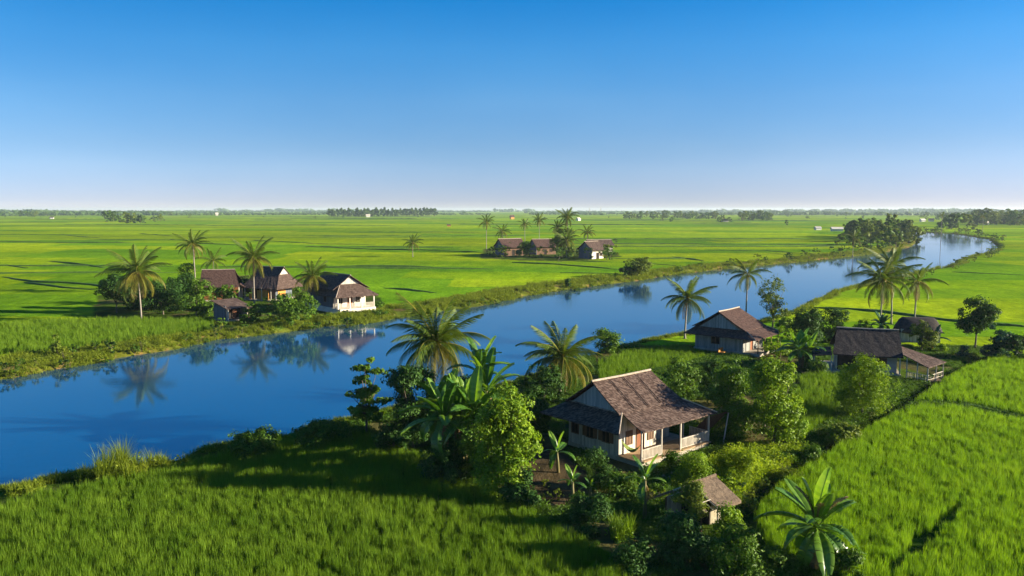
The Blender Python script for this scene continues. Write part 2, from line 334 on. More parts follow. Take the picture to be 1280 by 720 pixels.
F_R2 = PX([(1112, 517), (1150, 494), (1190, 468), (1290, 436), (1540, 430), (1540, 542), (1290, 523), (1200, 506), (1150, 504)])
F_MID = PX([(1003, 472), (1065, 470), (1058, 500), (1040, 528), (1004, 545), (992, 510)])
F_BACK = PX([(748, 452), (790, 440), (850, 434), (885, 446), (850, 458), (800, 468), (750, 480)])
F_L1 = PX([(-120, 448), (60, 441), (180, 424), (266, 414), (268, 402), (180, 401), (60, 404), (-120, 416)])
V_LEFT = PX([(118, 397), (120, 370), (230, 350), (330, 342), (470, 365), (488, 392), (460, 402), (400, 408), (300, 418), (268, 417), (266, 402)])
V_CENT = PX([(600, 323), (604, 311), (760, 309), (778, 321), (700, 327)])
DIRT1 = PX([(640, 545), (700, 560), (735, 590), (735, 630), (690, 640), (650, 620), (640, 580)])
NEARF = [F_LEFT, F_RIGHT, F_R2, F_MID, F_BACK]
DITCH = PX([(1010, 735), (975, 712), (948, 690), (926, 650), (935, 634), (958, 608), (1036, 559), (1095, 525), (1125, 508), (1150, 490), (1185, 468), (1225, 447), (1262, 436)])
def near_side(idx): return idx >= NFAR - 1

def terrain(x, y):
    """height, zone colours for arrays of plan points"""
    d, idx = polydist(x, y, RIVER); ins = inpoly(x, y, RIVER); d = np.where(ins, -d, d)
    d = d + (vnoise(x * 0.35, y * 0.35, 3) - 0.5) * 1.6 + (vnoise(x * 0.09, y * 0.09, 5) - 0.5) * 2.5
    nearb = near_side(idx)
    w = np.where(nearb, 2.6, 4.5)
    z = -1.7 + 1.7 * sstep(-1.6, w, d)
    z = np.where(d > w, 0.0, z)
    land = sstep(-0.5, 3, d)
    z = z + land * ((vnoise(x * 0.5, y * 0.5, 8) - 0.5) * 0.12 + (vnoise(x * 0.06, y * 0.06, 9) - 0.5) * 0.25)
    dd = polydist(x, y, DITCH, False)[0]; z = z - 0.6 * (1 - sstep(0.3, 1.4, dd))
    return z, d, nearb
def tz(x, y):
    z, d, n = terrain(np.array([float(x)]), np.array([float(y)])); return float(z[0])
def place(px, py):
    x, y = G(px, py); return (x, y, tz(x, y) - 0.05)

def patches(x, y):
    """paddy plots: rows across the view, each cut into plots; returns id noise and nearness to an edge"""
    v = y + 0.10 * x + (vnoise(x * 0.004, y * 0.004, 21) - 0.5) * 90
    row = np.floor(np.sqrt(np.maximum(v, 0)) * 1.15)
    u = x / 130 + vnoise(row * 7.7, row * 0 + 0.5, 4) * 5 + row * 0.37
    colm = np.floor(u)
    return row, colm
def plot_rand(row, colm, s):
    n = (row.astype(np.int64) * 73856093) ^ (colm.astype(np.int64) * 19349663) ^ (s * 83492791)
    n = ((n ^ (n >> 13)) * 1274126177) & 0x7fffffff
    return ((n ^ (n >> 16)) & 0xffff) / 65535.0

# ------------------------------------------------------------------ ground sheet
def build_ground():
    nr = 1050; rs = 9 * (15000 / 9) ** np.linspace(0, 1, nr)
    na = 640; q = np.linspace(-1, 1, na); ang = (q * 0.72 + 0.28 * q ** 3) * R(84)
    A, RR = np.meshgrid(ang, rs); X = (RR * np.sin(A)).ravel(); Y = (RR * np.cos(A)).ravel()
    Z, d, nearb = terrain(X, Y)
    row, colm = patches(X, Y)
    a, b, c = plot_rand(row, colm, 1), plot_rand(row, colm, 2), plot_rand(row, colm, 3)
    base = np.stack([0.15 + 0.09 * a, 0.265 + 0.06 * a, 0.007 + 0.006 * b], 1)
    deep = np.stack([0.105 + 0.02 * c, 0.225 + 0.02 * c, 0.010 + 0 * c], 1)
    k = (b > 0.72)[:, None]; col = np.where(k, deep, base)
    big = vnoise(X * 0.006, Y * 0.012, 31)[:, None]; col = col * (0.75 + 0.5 * big)
    fine = vnoise(X * 0.5, Y * 0.35, 33)[:, None]; col = col * (0.9 + 0.2 * fine)
    # rough banks along the river
    wb = np.where(nearb, 3.2, 11.0) + (vnoise(X * 0.07, Y * 0.07, 41) - 0.5) * np.where(nearb, 2, 6)
    bk = (1 - sstep(wb - 1.0, wb + 0.6, d))[:, None]
    n1 = vnoise(X * 0.25, Y * 0.25, 42)[:, None]; n2 = vnoise(X * 0.9, Y * 0.9, 43)[:, None]
    bcol = np.array([0.11, 0.13, 0.02]) * (0.6 + 0.7 * n1); bcol = bcol * (1 - 0.75 * sstep(0.62, 0.8, n2)) + np.array([0.2, 0.13, 0.06]) * 0.75 * sstep(0.62, 0.8, n2)
    col = col * (1 - bk) + bcol * bk
    # yards and gardens
    yard = ((Y < 128) & nearb) | inpoly(X, Y, V_LEFT) | inpoly(X, Y, V_CENT)
    for p in NEARF: yard &= ~inpoly(X, Y, p)
    yk = (yard & (d > 2.5))[:, None]
    ycol = np.array([0.055, 0.095, 0.014]) * (0.6 + 0.8 * n1); s = sstep(0.55, 0.75, vnoise(X * 0.3 + 9, Y * 0.3, 47))[:, None]
    ycol = ycol * (1 - 0.6 * s) + np.array([0.12, 0.085, 0.05]) * 0.6 * s
    col = np.where(yk, ycol, col)
    dk = inpoly(X, Y, DIRT1)[:, None]; col = np.where(dk, np.array([0.075, 0.055, 0.035]) * (0.7 + 0.6 * n2), col)
    for p in NEARF:
        q_ = inpoly(X, Y, p)[:, None]; col = np.where(q_, np.array([0.045, 0.09, 0.010]) * (0.6 + 0.7 * n2), col)
    dt = polydist(X, Y, DITCH, False)[0]; qk = (1 - sstep(0.7, 1.5, dt))[:, None]; col = col * (1 - qk) + np.array([0.03, 0.06, 0.012]) * qk
    # wet mud at the waterline
    mk = (1 - sstep(0.2, 1.5, d))[:, None]; col = col * (1 - mk) + np.array([0.13, 0.085, 0.045]) * mk
    i = np.arange(nr - 1)[:, None] * na + np.arange(na - 1)[None]
    i = i.ravel(); F = np.stack([i, i + 1, i + na + 1, i + na], 1)
    V = np.stack([X, Y, Z], 1)
    me = mesh_np('ground', V, F, M['ground'], smooth=True)
    ca = me.color_attributes.new('Col', 'FLOAT_COLOR', 'POINT')
    ca.data.foreach_set('color', np.concatenate([col, np.ones((len(col), 1))], 1).astype(np.float32).ravel())
    o = link('ground', me); tag(o, 'flat green rice plain crossed by the river', 'ground', kind='structure')
def ground_mat():
    m, t = new_mat('ground'); L = t.links.new
    at = N(t, 'ShaderNodeVertexColor', layer_name='Col'); geo = N(t, 'ShaderNodeNewGeometry')
    mpn = N(t, 'ShaderNodeMapping'); mpn.inputs['Scale'].default_value = (0.9, 0.35, 1); L(geo.outputs['Position'], mpn.inputs[0])
    n1 = N(t, 'ShaderNodeTexNoise'); n1.inputs['Scale'].default_value = 1.2; n1.inputs['Detail'].default_value = 7; n1.inputs['Roughness'].default_value = 0.7; L(mpn.outputs[0], n1.inputs['Vector'])
    mp2 = N(t, 'ShaderNodeMapping'); mp2.inputs['Scale'].default_value = (0.012, 0.03, 1); L(geo.outputs['Position'], mp2.inputs[0])
    n2 = N(t, 'ShaderNodeTexNoise'); n2.inputs['Scale'].default_value = 1.0; n2.inputs['Detail'].default_value = 5; L(mp2.outputs[0], n2.inputs['Vector'])
    n3 = N(t, 'ShaderNodeTexNoise'); n3.inputs['Scale'].default_value = 0.16; n3.inputs['Detail'].default_value = 6; n3.inputs['Roughness'].default_value = .7; L(mpn.outputs[0], n3.inputs['Vector'])
    r3 = ramp(t, [(0.34, (0.72, 0.8, 0.85)), (0.66, (1.22, 1.16, 1.05))]); L(n3.outputs[0], r3.inputs[0])
    r1 = ramp(t, [(0.3, (0.62, 0.66, 0.6)), (0.7, (1.3, 1.26, 1.2))]); L(n1.outputs[0], r1.inputs[0])
    r2 = ramp(t, [(0.3, (0.75, 0.82, 0.85)), (0.7, (1.25, 1.15, 1.0))]); L(n2.outputs[0], r2.inputs[0])
    m1 = N(t, 'ShaderNodeMixRGB', blend_type='MULTIPLY'); m1.inputs[0].default_value = 1; L(at.outputs[0], m1.inputs[1]); L(r1.outputs[0], m1.inputs[2])
    m2 = N(t, 'ShaderNodeMixRGB', blend_type='MULTIPLY'); m2.inputs[0].default_value = 1; L(m1.outputs[0], m2.inputs[1]); L(r2.outputs[0], m2.inputs[2])
    b = N(t, 'ShaderNodeBsdfPrincipled'); b.inputs['Roughness'].default_value = 1.0; b.inputs['Specular IOR Level'].default_value = 0.0
    m3 = N(t, 'ShaderNodeMixRGB', blend_type='MULTIPLY'); m3.inputs[0].default_value = 1; L(m2.outputs[0], m3.inputs[1]); L(r3.outputs[0], m3.inputs[2])
    L(m3.outputs[0], b.inputs['Base Color'])
    bp = N(t, 'ShaderNodeBump'); bp.inputs['Strength'].default_value = 0.6; bp.inputs['Distance'].default_value = 0.35; L(n1.outputs[0], bp.inputs['Height']); L(bp.outputs[0], b.inputs['Normal'])
    o = N(t, 'ShaderNodeOutputMaterial'); L(b.outputs[0], o.inputs[0])
    return m
M['ground'] = ground_mat()
build_ground()

def build_water():
    m, t = new_mat('water'); L = t.links.new
    geo = N(t, 'ShaderNodeNewGeometry')
    mpn = N(t, 'ShaderNodeMapping'); mpn.inputs['Scale'].default_value = (0.5, 1.1, 1); L(geo.outputs['Position'], mpn.inputs[0])
    n1 = N(t, 'ShaderNodeTexNoise'); n1.inputs['Scale'].default_value = 1.6; n1.inputs['Detail'].default_value = 4; L(mpn.outputs[0], n1.inputs['Vector'])
    mp2 = N(t, 'ShaderNodeMapping'); mp2.inputs['Scale'].default_value = (0.012, 0.05, 1); L(geo.outputs['Position'], mp2.inputs[0])
    n2 = N(t, 'ShaderNodeTexNoise'); n2.inputs['Scale'].default_value = 1; n2.inputs['Detail'].default_value = 3; L(mp2.outputs[0], n2.inputs['Vector'])
    st = N(t, 'ShaderNodeMapRange'); st.inputs['From Min'].default_value = 0.35; st.inputs['From Max'].default_value = 0.7; st.inputs['To Min'].default_value = 0.05; st.inputs['To Max'].default_value = 0.3; L(n2.outputs[0], st.inputs[0])
    bp = N(t, 'ShaderNodeBump'); bp.inputs['Distance'].default_value = 0.05; L(st.outputs[0], bp.inputs['Strength']); L(n1.outputs[0], bp.inputs['Height'])
    gl = N(t, 'ShaderNodeBsdfGlossy'); gl.inputs['Roughness'].default_value = 0.05; L(bp.outputs[0], gl.inputs['Normal']); gl.inputs[0].default_value = (0.96, 0.99, 1, 1)
    df = N(t, 'ShaderNodeBsdfDiffuse'); df.inputs[0].default_value = (0.004, 0.05, 0.13, 1)
    fr = N(t, 'ShaderNodeFresnel'); fr.inputs['IOR'].default_value = 3.2
    mx = N(t, 'ShaderNodeMixShader'); L(fr.outputs[0], mx.inputs[0]); L(df.outputs[0], mx.inputs[1]); L(gl.outputs[0], mx.inputs[2])
    o = N(t, 'ShaderNodeOutputMaterial'); L(mx.outputs[0], o.inputs[0])
    V = [(-400, 10, WATER_Z), (900, 10, WATER_Z), (900, 1000, WATER_Z), (-400, 1000, WATER_Z)]
    o = link('river', mesh_np('river', V, np.array([[0, 1, 2, 3]]), m)); tag(o, 'calm blue river winding across the plain', 'river', kind='structure')
build_water()

# ------------------------------------------------------------------ scattered ground cover ("stuff")
def blade_clump(n, h, spread, width, lean, seed, seg=2):
    g = np.random.default_rng(seed); V = []; F = []
    for i in range(n):
        a = g.uniform(0, 2 * math.pi); r = spread * math.sqrt(g.random()); bx, by = r * math.cos(a), r * math.sin(a)
        az = g.uniform(0, 2 * math.pi); L_ = h * g.uniform(0.65, 1.12); ln = lean * g.uniform(0.3, 1.2); wd = width * g.uniform(0.7, 1.2)
        px, py = -math.sin(az), math.cos(az); b0 = len(V)
        for s in range(seg):
            t = s / seg; o = ln * L_ * t * t; z = L_ * t * (1 - 0.25 * ln * t); ww = wd * (1 - 0.5 * t)
            for sg in (-1, 1): V.append((bx + math.cos(az) * o + sg * px * ww / 2, by + math.sin(az) * o + sg * py * ww / 2, z))
        o = ln * L_; V.append((bx + math.cos(az) * o, by + math.sin(az) * o, L_ * (1 - 0.25 * ln)))
        for s in range(seg - 1):
            q = b0 + 2 * s; F.append((q, q + 1, q + 3)); F.append((q, q + 3, q + 2))
        q = b0 + 2 * (seg - 1); F.append((q, q + 1, q + 2))
    return np.array(V), np.array(F)
def weed_clump(n, h, spread, leaf, seed):
    g = np.random.default_rng(seed); V = []; F = []
    for i in range(n):
        a = g.uniform(0, 2 * math.pi); r = spread * math.sqrt(g.random()); z = h * g.random() ** 0.7 * (1 - 0.5 * (r / spread) ** 2)
        c = np.array([r * math.cos(a), r * math.sin(a), z]); dr = np.array([math.cos(a + g.normal(0, .6)), math.sin(a + g.normal(0, .6)), g.uniform(-0.3, 0.9)]); dr /= np.linalg.norm(dr)
        sd_ = np.cross(dr, g.normal(size=3)); sd_ /= np.linalg.norm(sd_); l = leaf * g.uniform(.6, 1.3); b0 = len(V)
        V += [c, c + dr * l * .5 + sd_ * l * .28, c + dr * l, c + dr * l * .5 - sd_ * l * .28]; F += [(b0, b0 + 1, b0 + 2), (b0, b0 + 2, b0 + 3)]
    return np.array(V), np.array(F)
def scatter(name, label, cat, pts, scl, rot, sources, mat, kind='stuff'):
    """one object: loose points plus a few source tufts; its node tree copies the tufts onto the points"""
    nP = len(pts); V = [np.asarray(pts, dtype=float)]; F = []; ids = [np.full(nP, -1)]; off = nP
    for k, (v, f) in enumerate(sources):
        V.append(v); F.append(f + off); ids.append(np.full(len(v), k)); off += len(v)
    me = mesh_np(name, np.concatenate(V), np.concatenate(F), mat)
    idv = np.concatenate(ids).astype(np.int32)
    def attr(n, tp, data, prop='value'):
        a = me.attributes.new(n, tp, 'POINT'); a.data.foreach_set(prop, data)
    attr('src', 'INT', idv)
    pad = len(idv) - nP
    attr('sc', 'FLOAT', np.concatenate([scl, np.ones(pad)]).astype(np.float32))
    attr('rz', 'FLOAT', np.concatenate([rot, np.zeros(pad)]).astype(np.float32))
    attr('pick', 'INT', np.concatenate([np.random.default_rng(5).integers(0, len(sources), nP), np.zeros(pad)]).astype(np.int32))
    ng = bpy.data.node_groups.new(name, 'GeometryNodeTree')
    ng.interface.new_socket('Geometry', in_out='INPUT', socket_type='NodeSocketGeometry'); ng.interface.new_socket('Geometry', in_out='OUTPUT', socket_type='NodeSocketGeometry')
    L = ng.links.new; gi = N(ng, 'NodeGroupInput'); go = N(ng, 'NodeGroupOutput')
    def named(n, tp):
        a = N(ng, 'GeometryNodeInputNamedAttribute', data_type=tp); a.inputs['Name'].default_value = n; return a.outputs[0]
    src = named('src', 'INT')
    def sep(k):
        c = N(ng, 'FunctionNodeCompare', data_type='INT', operation='EQUAL')
        ins = [i for i in c.inputs if i.type == 'INT']; L(src, ins[0]); ins[1].default_value = k
        s = N(ng, 'GeometryNodeSeparateGeometry', domain='POINT'); L(gi.outputs[0], s.inputs[0]); L(c.outputs[0], s.inputs[1]); return s.outputs[0]
    jn = N(ng, 'GeometryNodeJoinGeometry')
    for k in reversed(range(len(sources))):
        g2 = N(ng, 'GeometryNodeGeometryToInstance'); L(sep(k), g2.inputs[0]); L(g2.outputs[0], jn.inputs[0])
    ip = N(ng, 'GeometryNodeInstanceOnPoints'); L(sep(-1), ip.inputs['Points']); L(jn.outputs[0], ip.inputs['Instance'])
    ip.inputs['Pick Instance'].default_value = True; L(named('pick', 'INT'), ip.inputs['Instance Index'])
    cx = N(ng, 'ShaderNodeCombineXYZ'); L(named('rz', 'FLOAT'), cx.inputs[2])
    L(cx.outputs[0], ip.inputs['Rotation']); L(named('sc', 'FLOAT'), ip.inputs['Scale']); L(ip.outputs[0], go.inputs[0])
    o = link(name, me); md = o.modifiers.new('scatter', 'NODES'); md.node_group = ng
    return tag(o, label, cat, kind=kind)
def points_in(poly, dens, seed, margin=0.0):
    g = np.random.default_rng(seed); P = np.array(poly); lo, hi = P.min(0), P.max(0); n = int((hi - lo).prod() * dens)
    q = g.uniform(lo, hi, (n, 2)); k = inpoly(q[:, 0], q[:, 1], poly)
    if margin: k &= polydist(q[:, 0], q[:, 1], poly)[0] > margin
    q = q[k]; z = terrain(q[:, 0], q[:, 1])[0]
    return np.column_stack([q, z - 0.03]), g
def rice(name, label, poly, dens, seed, s0=1.0, mat='rice'):
    p, g = points_in(poly, dens, seed)
    hh = 0.82 + 0.22 * vnoise(p[:, 0] * 0.2, p[:, 1] * 0.2, seed) + 0.2 * vnoise(p[:, 0] * 1.3, p[:, 1] * 0.9, seed + 1)
    thin = (vnoise(p[:, 0] * 1.1, p[:, 1] * 0.8, seed + 3) > 0.07) & (polydist(p[:, 0], p[:, 1], DITCH, False)[0] > 0.9) & (polydist(p[:, 0], p[:, 1], PX([(1118, 716), (1160, 676), (1200, 640)]), False)[0] > 0.4); p, hh = p[thin], hh[thin]
    src = [blade_clump(17, 0.92, 0.17, 0.03, 0.2, 100 + i) for i in range(7)]
    scatter(name, label, 'rice', p, s0 * hh * g.uniform(0.8, 1.2, len(p)), g.uniform(0, 6.28, len(p)), src, M[mat])
rice('rice', 'dense green rice filling the near left field below the river bend', F_LEFT, 13, 1)
rice('rice', 'bright green rice filling the large field at the lower right', F_RIGHT, 12, 2, 1.0, 'rice_bright')
rice('rice', 'green rice in the small field behind the ditch at the right edge', F_R2, 8, 3, 1.0, 'rice_bright')
rice('rice', 'shaded rice in the small plot below the dark roofed house', F_MID, 7, 4)
rice('rice', 'rice in the strip between the river and the nearest house', F_BACK, 7, 5)
rice('rice', 'tall rice edge along the far bank beside the left hamlet', F_L1, 3.4, 6, 1.35)

def bank_cover():
    g = np.random.default_rng(77); n = 260000
    # candidates spread evenly in the photograph's ground area, denser near the camera
    r = np.exp(g.uniform(math.log(40), math.log(520), n)); a = g.uniform(-R(42), R(42), n); x, y = r * np.sin(a), r * np.cos(a)
    z, d, nb = terrain(x, y)
    w = np.where(nb, 3.5, 11.5)
    k = (d > 0.35) & (d < w) & (vnoise(x * 0.3, y * 0.3, 12) > 0.3)
    for p in NEARF + [F_L1]: k &= ~inpoly(x, y, p)
    x, y, z, d, r = x[k], y[k], z[k], d[k], r[k]
    s = (0.75 + 0.7 * vnoise(x * 0.2, y * 0.2, 13)) * g.uniform(0.6, 1.3, len(x)) * np.clip(r / 150, 0.8, 1.6)
    src = [blade_clump(26, 0.75, 0.3, 0.05, 0.75, 200 + i) for i in range(3)] + [weed_clump(40, 0.5, 0.4, 0.2, 210)]
    scatter('bank_grass', 'rough yellow green grass and weeds along the river banks', 'grass', np.column_stack([x, y, z - .03]), s, g.uniform(0, 6.28, len(x)), src, M['bankgrass'])
bank_cover()
def yard_cover():
    g = np.random.default_rng(78); n = 120000
    x = g.uniform(-18, 75, n); y = g.uniform(40, 128, n); z, d, nb = terrain(x, y)
    k = (d > 2.5) & nb & (vnoise(x * 0.3 + 9, y * 0.3, 47) < 0.66) & ~inpoly(x, y, DIRT1) & (polydist(x, y, DITCH, False)[0] > g.uniform(.1, 1.3, n))
    for p in NEARF: k &= ~inpoly(x, y, p)
    for (c, u, L0, L1, D0, D1) in FOOT:
        rx, ry = x - c[0], y - c[1]; a = rx * u[0] + ry * u[1]; b = -rx * u[1] + ry * u[0]; k &= ~((a > L0) & (a < L1) & (b > D0) & (b < D1))
    x, y, z = x[k], y[k], z[k]; q = vnoise(x * 0.12, y * 0.12, 14)
    s = (0.35 + 0.8 * q) * g.uniform(0.6, 1.3, len(x))
    src = [blade_clump(24, 0.7, 0.3, 0.045, 0.8, 220 + i) for i in range(2)] + [weed_clump(46, 0.6, 0.42, 0.2, 230 + i) for i in range(2)]
    scatter('yard_grass', 'mixed grass and low weeds covering the yards and garden plots', 'grass', np.column_stack([x, y, z - .03]), s, g.uniform(0, 6.28, len(x)), src, M['weed'])

# ------------------------------------------------------------------ plot banks (their shaded sides put into a dark green colour)
def bunds():
    mb = MB(); g = random.Random(3)
    def ridge(pts, w, h):
        P = []
        for (x1, y1), (x2, y2) in zip(pts[:-1], pts[1:]):
            k = max(2, int(math.hypot(x2 - x1, y2 - y1) / 6))
            P += [(x1 + (x2 - x1) * i / k, y1 + (y2 - y1) * i / k) for i in range(k)]
        P.append(pts[-1])
        vs = []; fs = []
        for i, (x, y) in enumerate(P):
            a = P[max(i - 1, 0)]; b = P[min(i + 1, len(P) - 1)]; dx, dy = b[0] - a[0], b[1] - a[1]; l = math.hypot(dx, dy); nx, ny = -dy / l, dx / l
            e = min(1, min(i, len(P) - 1 - i) / 2 + 0.25); hh = h * g.uniform(.55, 1.3) * e; ww = w * g.uniform(.7, 1.3) * (0.4 + .6 * e); sh = g.uniform(-.3, .3)
            for (s, z) in ((-1, -0.2), (-.6, hh * .8), (.1, hh), (.7, hh * .7), (1, -0.2)): vs.append((x + nx * (s * ww / 2 + sh), y + ny * (s * ww / 2 + sh), z))
        for i in range(len(P) - 1):
            for j in range(4): fs.append([i * 5 + j, i * 5 + j + 1, (i + 1) * 5 + j + 1, (i + 1) * 5 + j])
        mb.add(vs, fs)
    def px(l, w=1.6, h=0.45): ridge([G(*q) for q in l], w, h)
    # measured ones
    for l in ([(-10, 421), (30, 431), (62, 439)], [(0, 346), (40, 352), (118, 356), (140, 360)], [(60, 327), (96, 330), (132, 335)], [(0, 331), (35, 335)], [(30, 353), (80, 360), (128, 363)],
              [(76, 293), (100, 296), (130, 298)], [(172, 292), (215, 295)], [(212, 299), (240, 302)], [(230, 304), (300, 306)], [(0, 288), (50, 288)], [(310, 300), (400, 305), (470, 306)],
              [(380, 308), (440, 311), (520, 313)], [(480, 360), (510, 362), (545, 366)], [(640, 328), (700, 331), (772, 337)], [(700, 341), (770, 342)], [(805, 329), (845, 332)], [(880, 313), (960, 314), (1000, 317)],
              [(840, 321), (880, 326)], [(1032, 384), (1100, 390), (1180, 400), (1240, 406), (1300, 410)], [(1190, 340), (1230, 342), (1300, 345)], [(1010, 384), (1060, 388)],
              [(480, 311), (540, 313), (610, 316)], [(860, 301), (920, 302), (960, 301)], [(700, 326), (770, 328)]):
        px(l)
    for l in ([(1170, 506), (1215, 511), (1300, 525)],): px(l, 0.9, .5)
    # the rest of the plain
    for i in range(64):
        y = math.exp(g.uniform(math.log(190), math.log(2600))); x = g.uniform(-.75, .75) * y
        L_ = g.uniform(25, 120) * (1 + y / 900); sl = g.uniform(-.16, .04)
        pts = [(x + L_ * t, y + sl * L_ * t + g.uniform(-1, 1)) for t in (-.5, -.2, .2, .5)]
        xs, ys = np.array([p[0] for p in pts]), np.array([p[1] for p in pts])
        if (terrain(xs, ys)[1] < 14).any() or inpoly(xs, ys, V_LEFT).any() or inpoly(xs, ys, V_CENT).any(): continue
        ridge(pts, g.uniform(1, 2) * (1 + y / 1500), g.uniform(.3, .65) * (1 + y / 1500))
    o = mb.build('field_bank', noise_mat('field_bank', (0.035, 0.085, 0.010), (0.08, 0.15, 0.016), 0.5, 0.9, 0.8, 1.5, dist=0.3), smooth=True)
    tag(o, 'low grass banks dividing the rice plots, coloured shade dark', 'field bank', kind='structure')
bunds()

# ------------------------------------------------------------------ plants
def leaves(centres, dirs, size, g, fold=0.25, asp=0.5):
    """a folded diamond leaf at every centre, its face turned along dirs"""
    n = len(centres); nrm = dirs / (np.linalg.norm(dirs, axis=1, keepdims=True) + 1e-9)
    t = np.cross(nrm, g.normal(size=(n, 3))); t /= np.linalg.norm(t, axis=1, keepdims=True) + 1e-9
    b = np.cross(nrm, t); s = (size * g.uniform(0.6, 1.35, n))[:, None]
    V = np.empty((n, 4, 3)); V[:, 0] = centres - t * s * .5; V[:, 2] = centres + t * s * .5 - nrm * s * .12
    V[:, 1] = centres + b * s * asp * .5 + nrm * s * fold * .4; V[:, 3] = centres - b * s * asp * .5 + nrm * s * fold * .4
    i = np.arange(n)[:, None] * 4
    return V.reshape(-1, 3), np.concatenate([i + [0, 1, 2], i + [0, 2, 3]], 1).reshape(-1, 3)
def crown_points(lobes, per, nclump, clump_r, g):
    """clump centres near the surface of the lobes, then leaf centres round each clump"""
    vol = np.array([l[3] * l[4] * l[5] for l in lobes]) ** 0.67; pick = g.choice(len(lobes), nclump, p=vol / vol.sum())
    Lb = np.array(lobes)[pick]; dr = g.normal(size=(nclump, 3)); dr[:, 2] += 0.25; dr /= np.linalg.norm(dr, axis=1, keepdims=True)
    rad = g.uniform(0.45, 1.05, nclump)[:, None] ** 0.6 * np.where(g.random((nclump, 1)) < .09, 1.28, 1.0)
    cc = Lb[:, :3] + dr * Lb[:, 3:6] * rad; cr = clump_r * g.uniform(0.55, 1.3, nclump)
    rep = g.poisson(per, nclump).clip(3); idx = np.repeat(np.arange(nclump), rep)
    off = g.normal(size=(len(idx), 3)); off /= np.linalg.norm(off, axis=1, keepdims=True); off *= (g.random(len(idx)) ** 0.45)[:, None] * [1, 1, .75]
    P = cc[idx] + off * cr[idx][:, None]; D = off * 1.0 + dr[idx] * 0.7 + g.normal(size=P.shape) * 0.45 + [0, 0, 0.45]
    return P, D, cc
def tree_mesh(lobes, trunk_h, trunk_r, nleaf, leaf, seed, clump_r=0.7, per=38, limbs=9, lean=(0, 0), asp=.55):
    """crown mesh data and trunk-with-limbs builder (local: base at 0,0,0)"""
    g = np.random.default_rng(seed); P, D, cc = crown_points(lobes, per, max(6, nleaf // per), clump_r, g)
    V, F = leaves(P, D, leaf, g, asp=asp)
    mb = MB(); top = np.array([lean[0], lean[1], trunk_h])
    zc = max(l[2] for l in lobes); k = 6
    pts = [(lean[0] * t + 0.06 * math.sin(seed + 5 * t), lean[1] * t + 0.06 * math.cos(seed * 2 + 4 * t), trunk_h * t - 0.15 * (t == 0)) for t in np.linspace(0, 1, k)]
    mb.tube(pts, [trunk_r * (1.35 - 0.25 * min(1, i) - 0.35 * i / k) for i in range(k)], 7)
    for j in g.choice(len(cc), min(limbs, len(cc)), replace=False):
        e = cc[j]; s = top * g.uniform(.7, 1.0); mid = (s + e) / 2 + np.array([0, 0, .12 * np.linalg.norm(e - s)]) * g.uniform(-.5, 1)
        mb.tube([s, mid, e], [trunk_r * .5, trunk_r * .3, trunk_r * .1], 5)
    return V, F, mb
def lobes_round(w, h, z0, n, seed, top=1.0, d=None):
    """uneven crown of n lobes filling a w wide, h tall body that starts at height z0"""
    g = np.random.default_rng(seed); L_ = []; d = d or w
    for i in range(n):
        t = (i + 0.5) / n; zz = z0 + h * (0.12 + 0.76 * g.permutation(n)[i] / max(1, n - 1)) if n > 1 else z0 + h / 2
        f = (zz - z0) / h; env = math.sqrt(max(.08, 1 - (2 * f - 0.85) ** 2 * (0.8 if f < .42 else top)))
        a = i * 2.4 + g.uniform(-.5, .5); r = (w / 2) * env * g.uniform(.25, .62)
        s = (w / 2) * g.uniform(.36, .56) * (0.6 + .4 * env)
        L_.append((r * math.cos(a), r * math.sin(a) * d / w, zz, s, s, min(s * g.uniform(.7, 1.0), h * .35)))
    return L_
def tree(label, px, py, wpx, hpx, mat, seed, name='broadleaf_tree', cat='tree', trunk=0.25, nleaf=5000, leaf=0.28, nl=9, clump=0.75, group=None, top=1.0, limbs=9, z0f=None, lobes=None, per=38, dpx=None, asp=.55):
    """a tree whose foot stands at a photograph pixel; width and height given in pixels there"""
    x, y, z = place(px, py); k = depth(x, y) / FPX; w, h = wpx * k, hpx * k
    h0 = h * (trunk if z0f is None else z0f)
    lb = lobes(w, h) if lobes else lobes_round(w * .92, (h - h0) * 1.0, h0, nl, seed, top, d=(dpx or wpx) * k)
    V, F, mb = tree_mesh(lb, max(h0 * 1.1, h * .3), max(.05, .014 * h + .02), nleaf, leaf, seed, clump, per, limbs, asp=asp)
    r = thing(name, label, cat, (x, y, z), 0, group)
    link('crown' if cat == 'tree' else 'foliage', mesh_np('crown', V, F, M[mat]), r)
    mb.build('trunk' if cat == 'tree' else 'stem', M['bark'], r, smooth=True)
    return r
def bush(label, px, py, wpx, hpx, mat, seed, nleaf=2200, leaf=0.22, **k):
    k.setdefault('nl', 6); k.setdefault('clump', .5); k.setdefault('limbs', 6); k.setdefault('z0f', .04); k.setdefault('name', 'shrub'); k.setdefault('cat', 'shrub')
    return tree(label, px, py, wpx, hpx, mat, seed, nleaf=nleaf, leaf=leaf, **k)

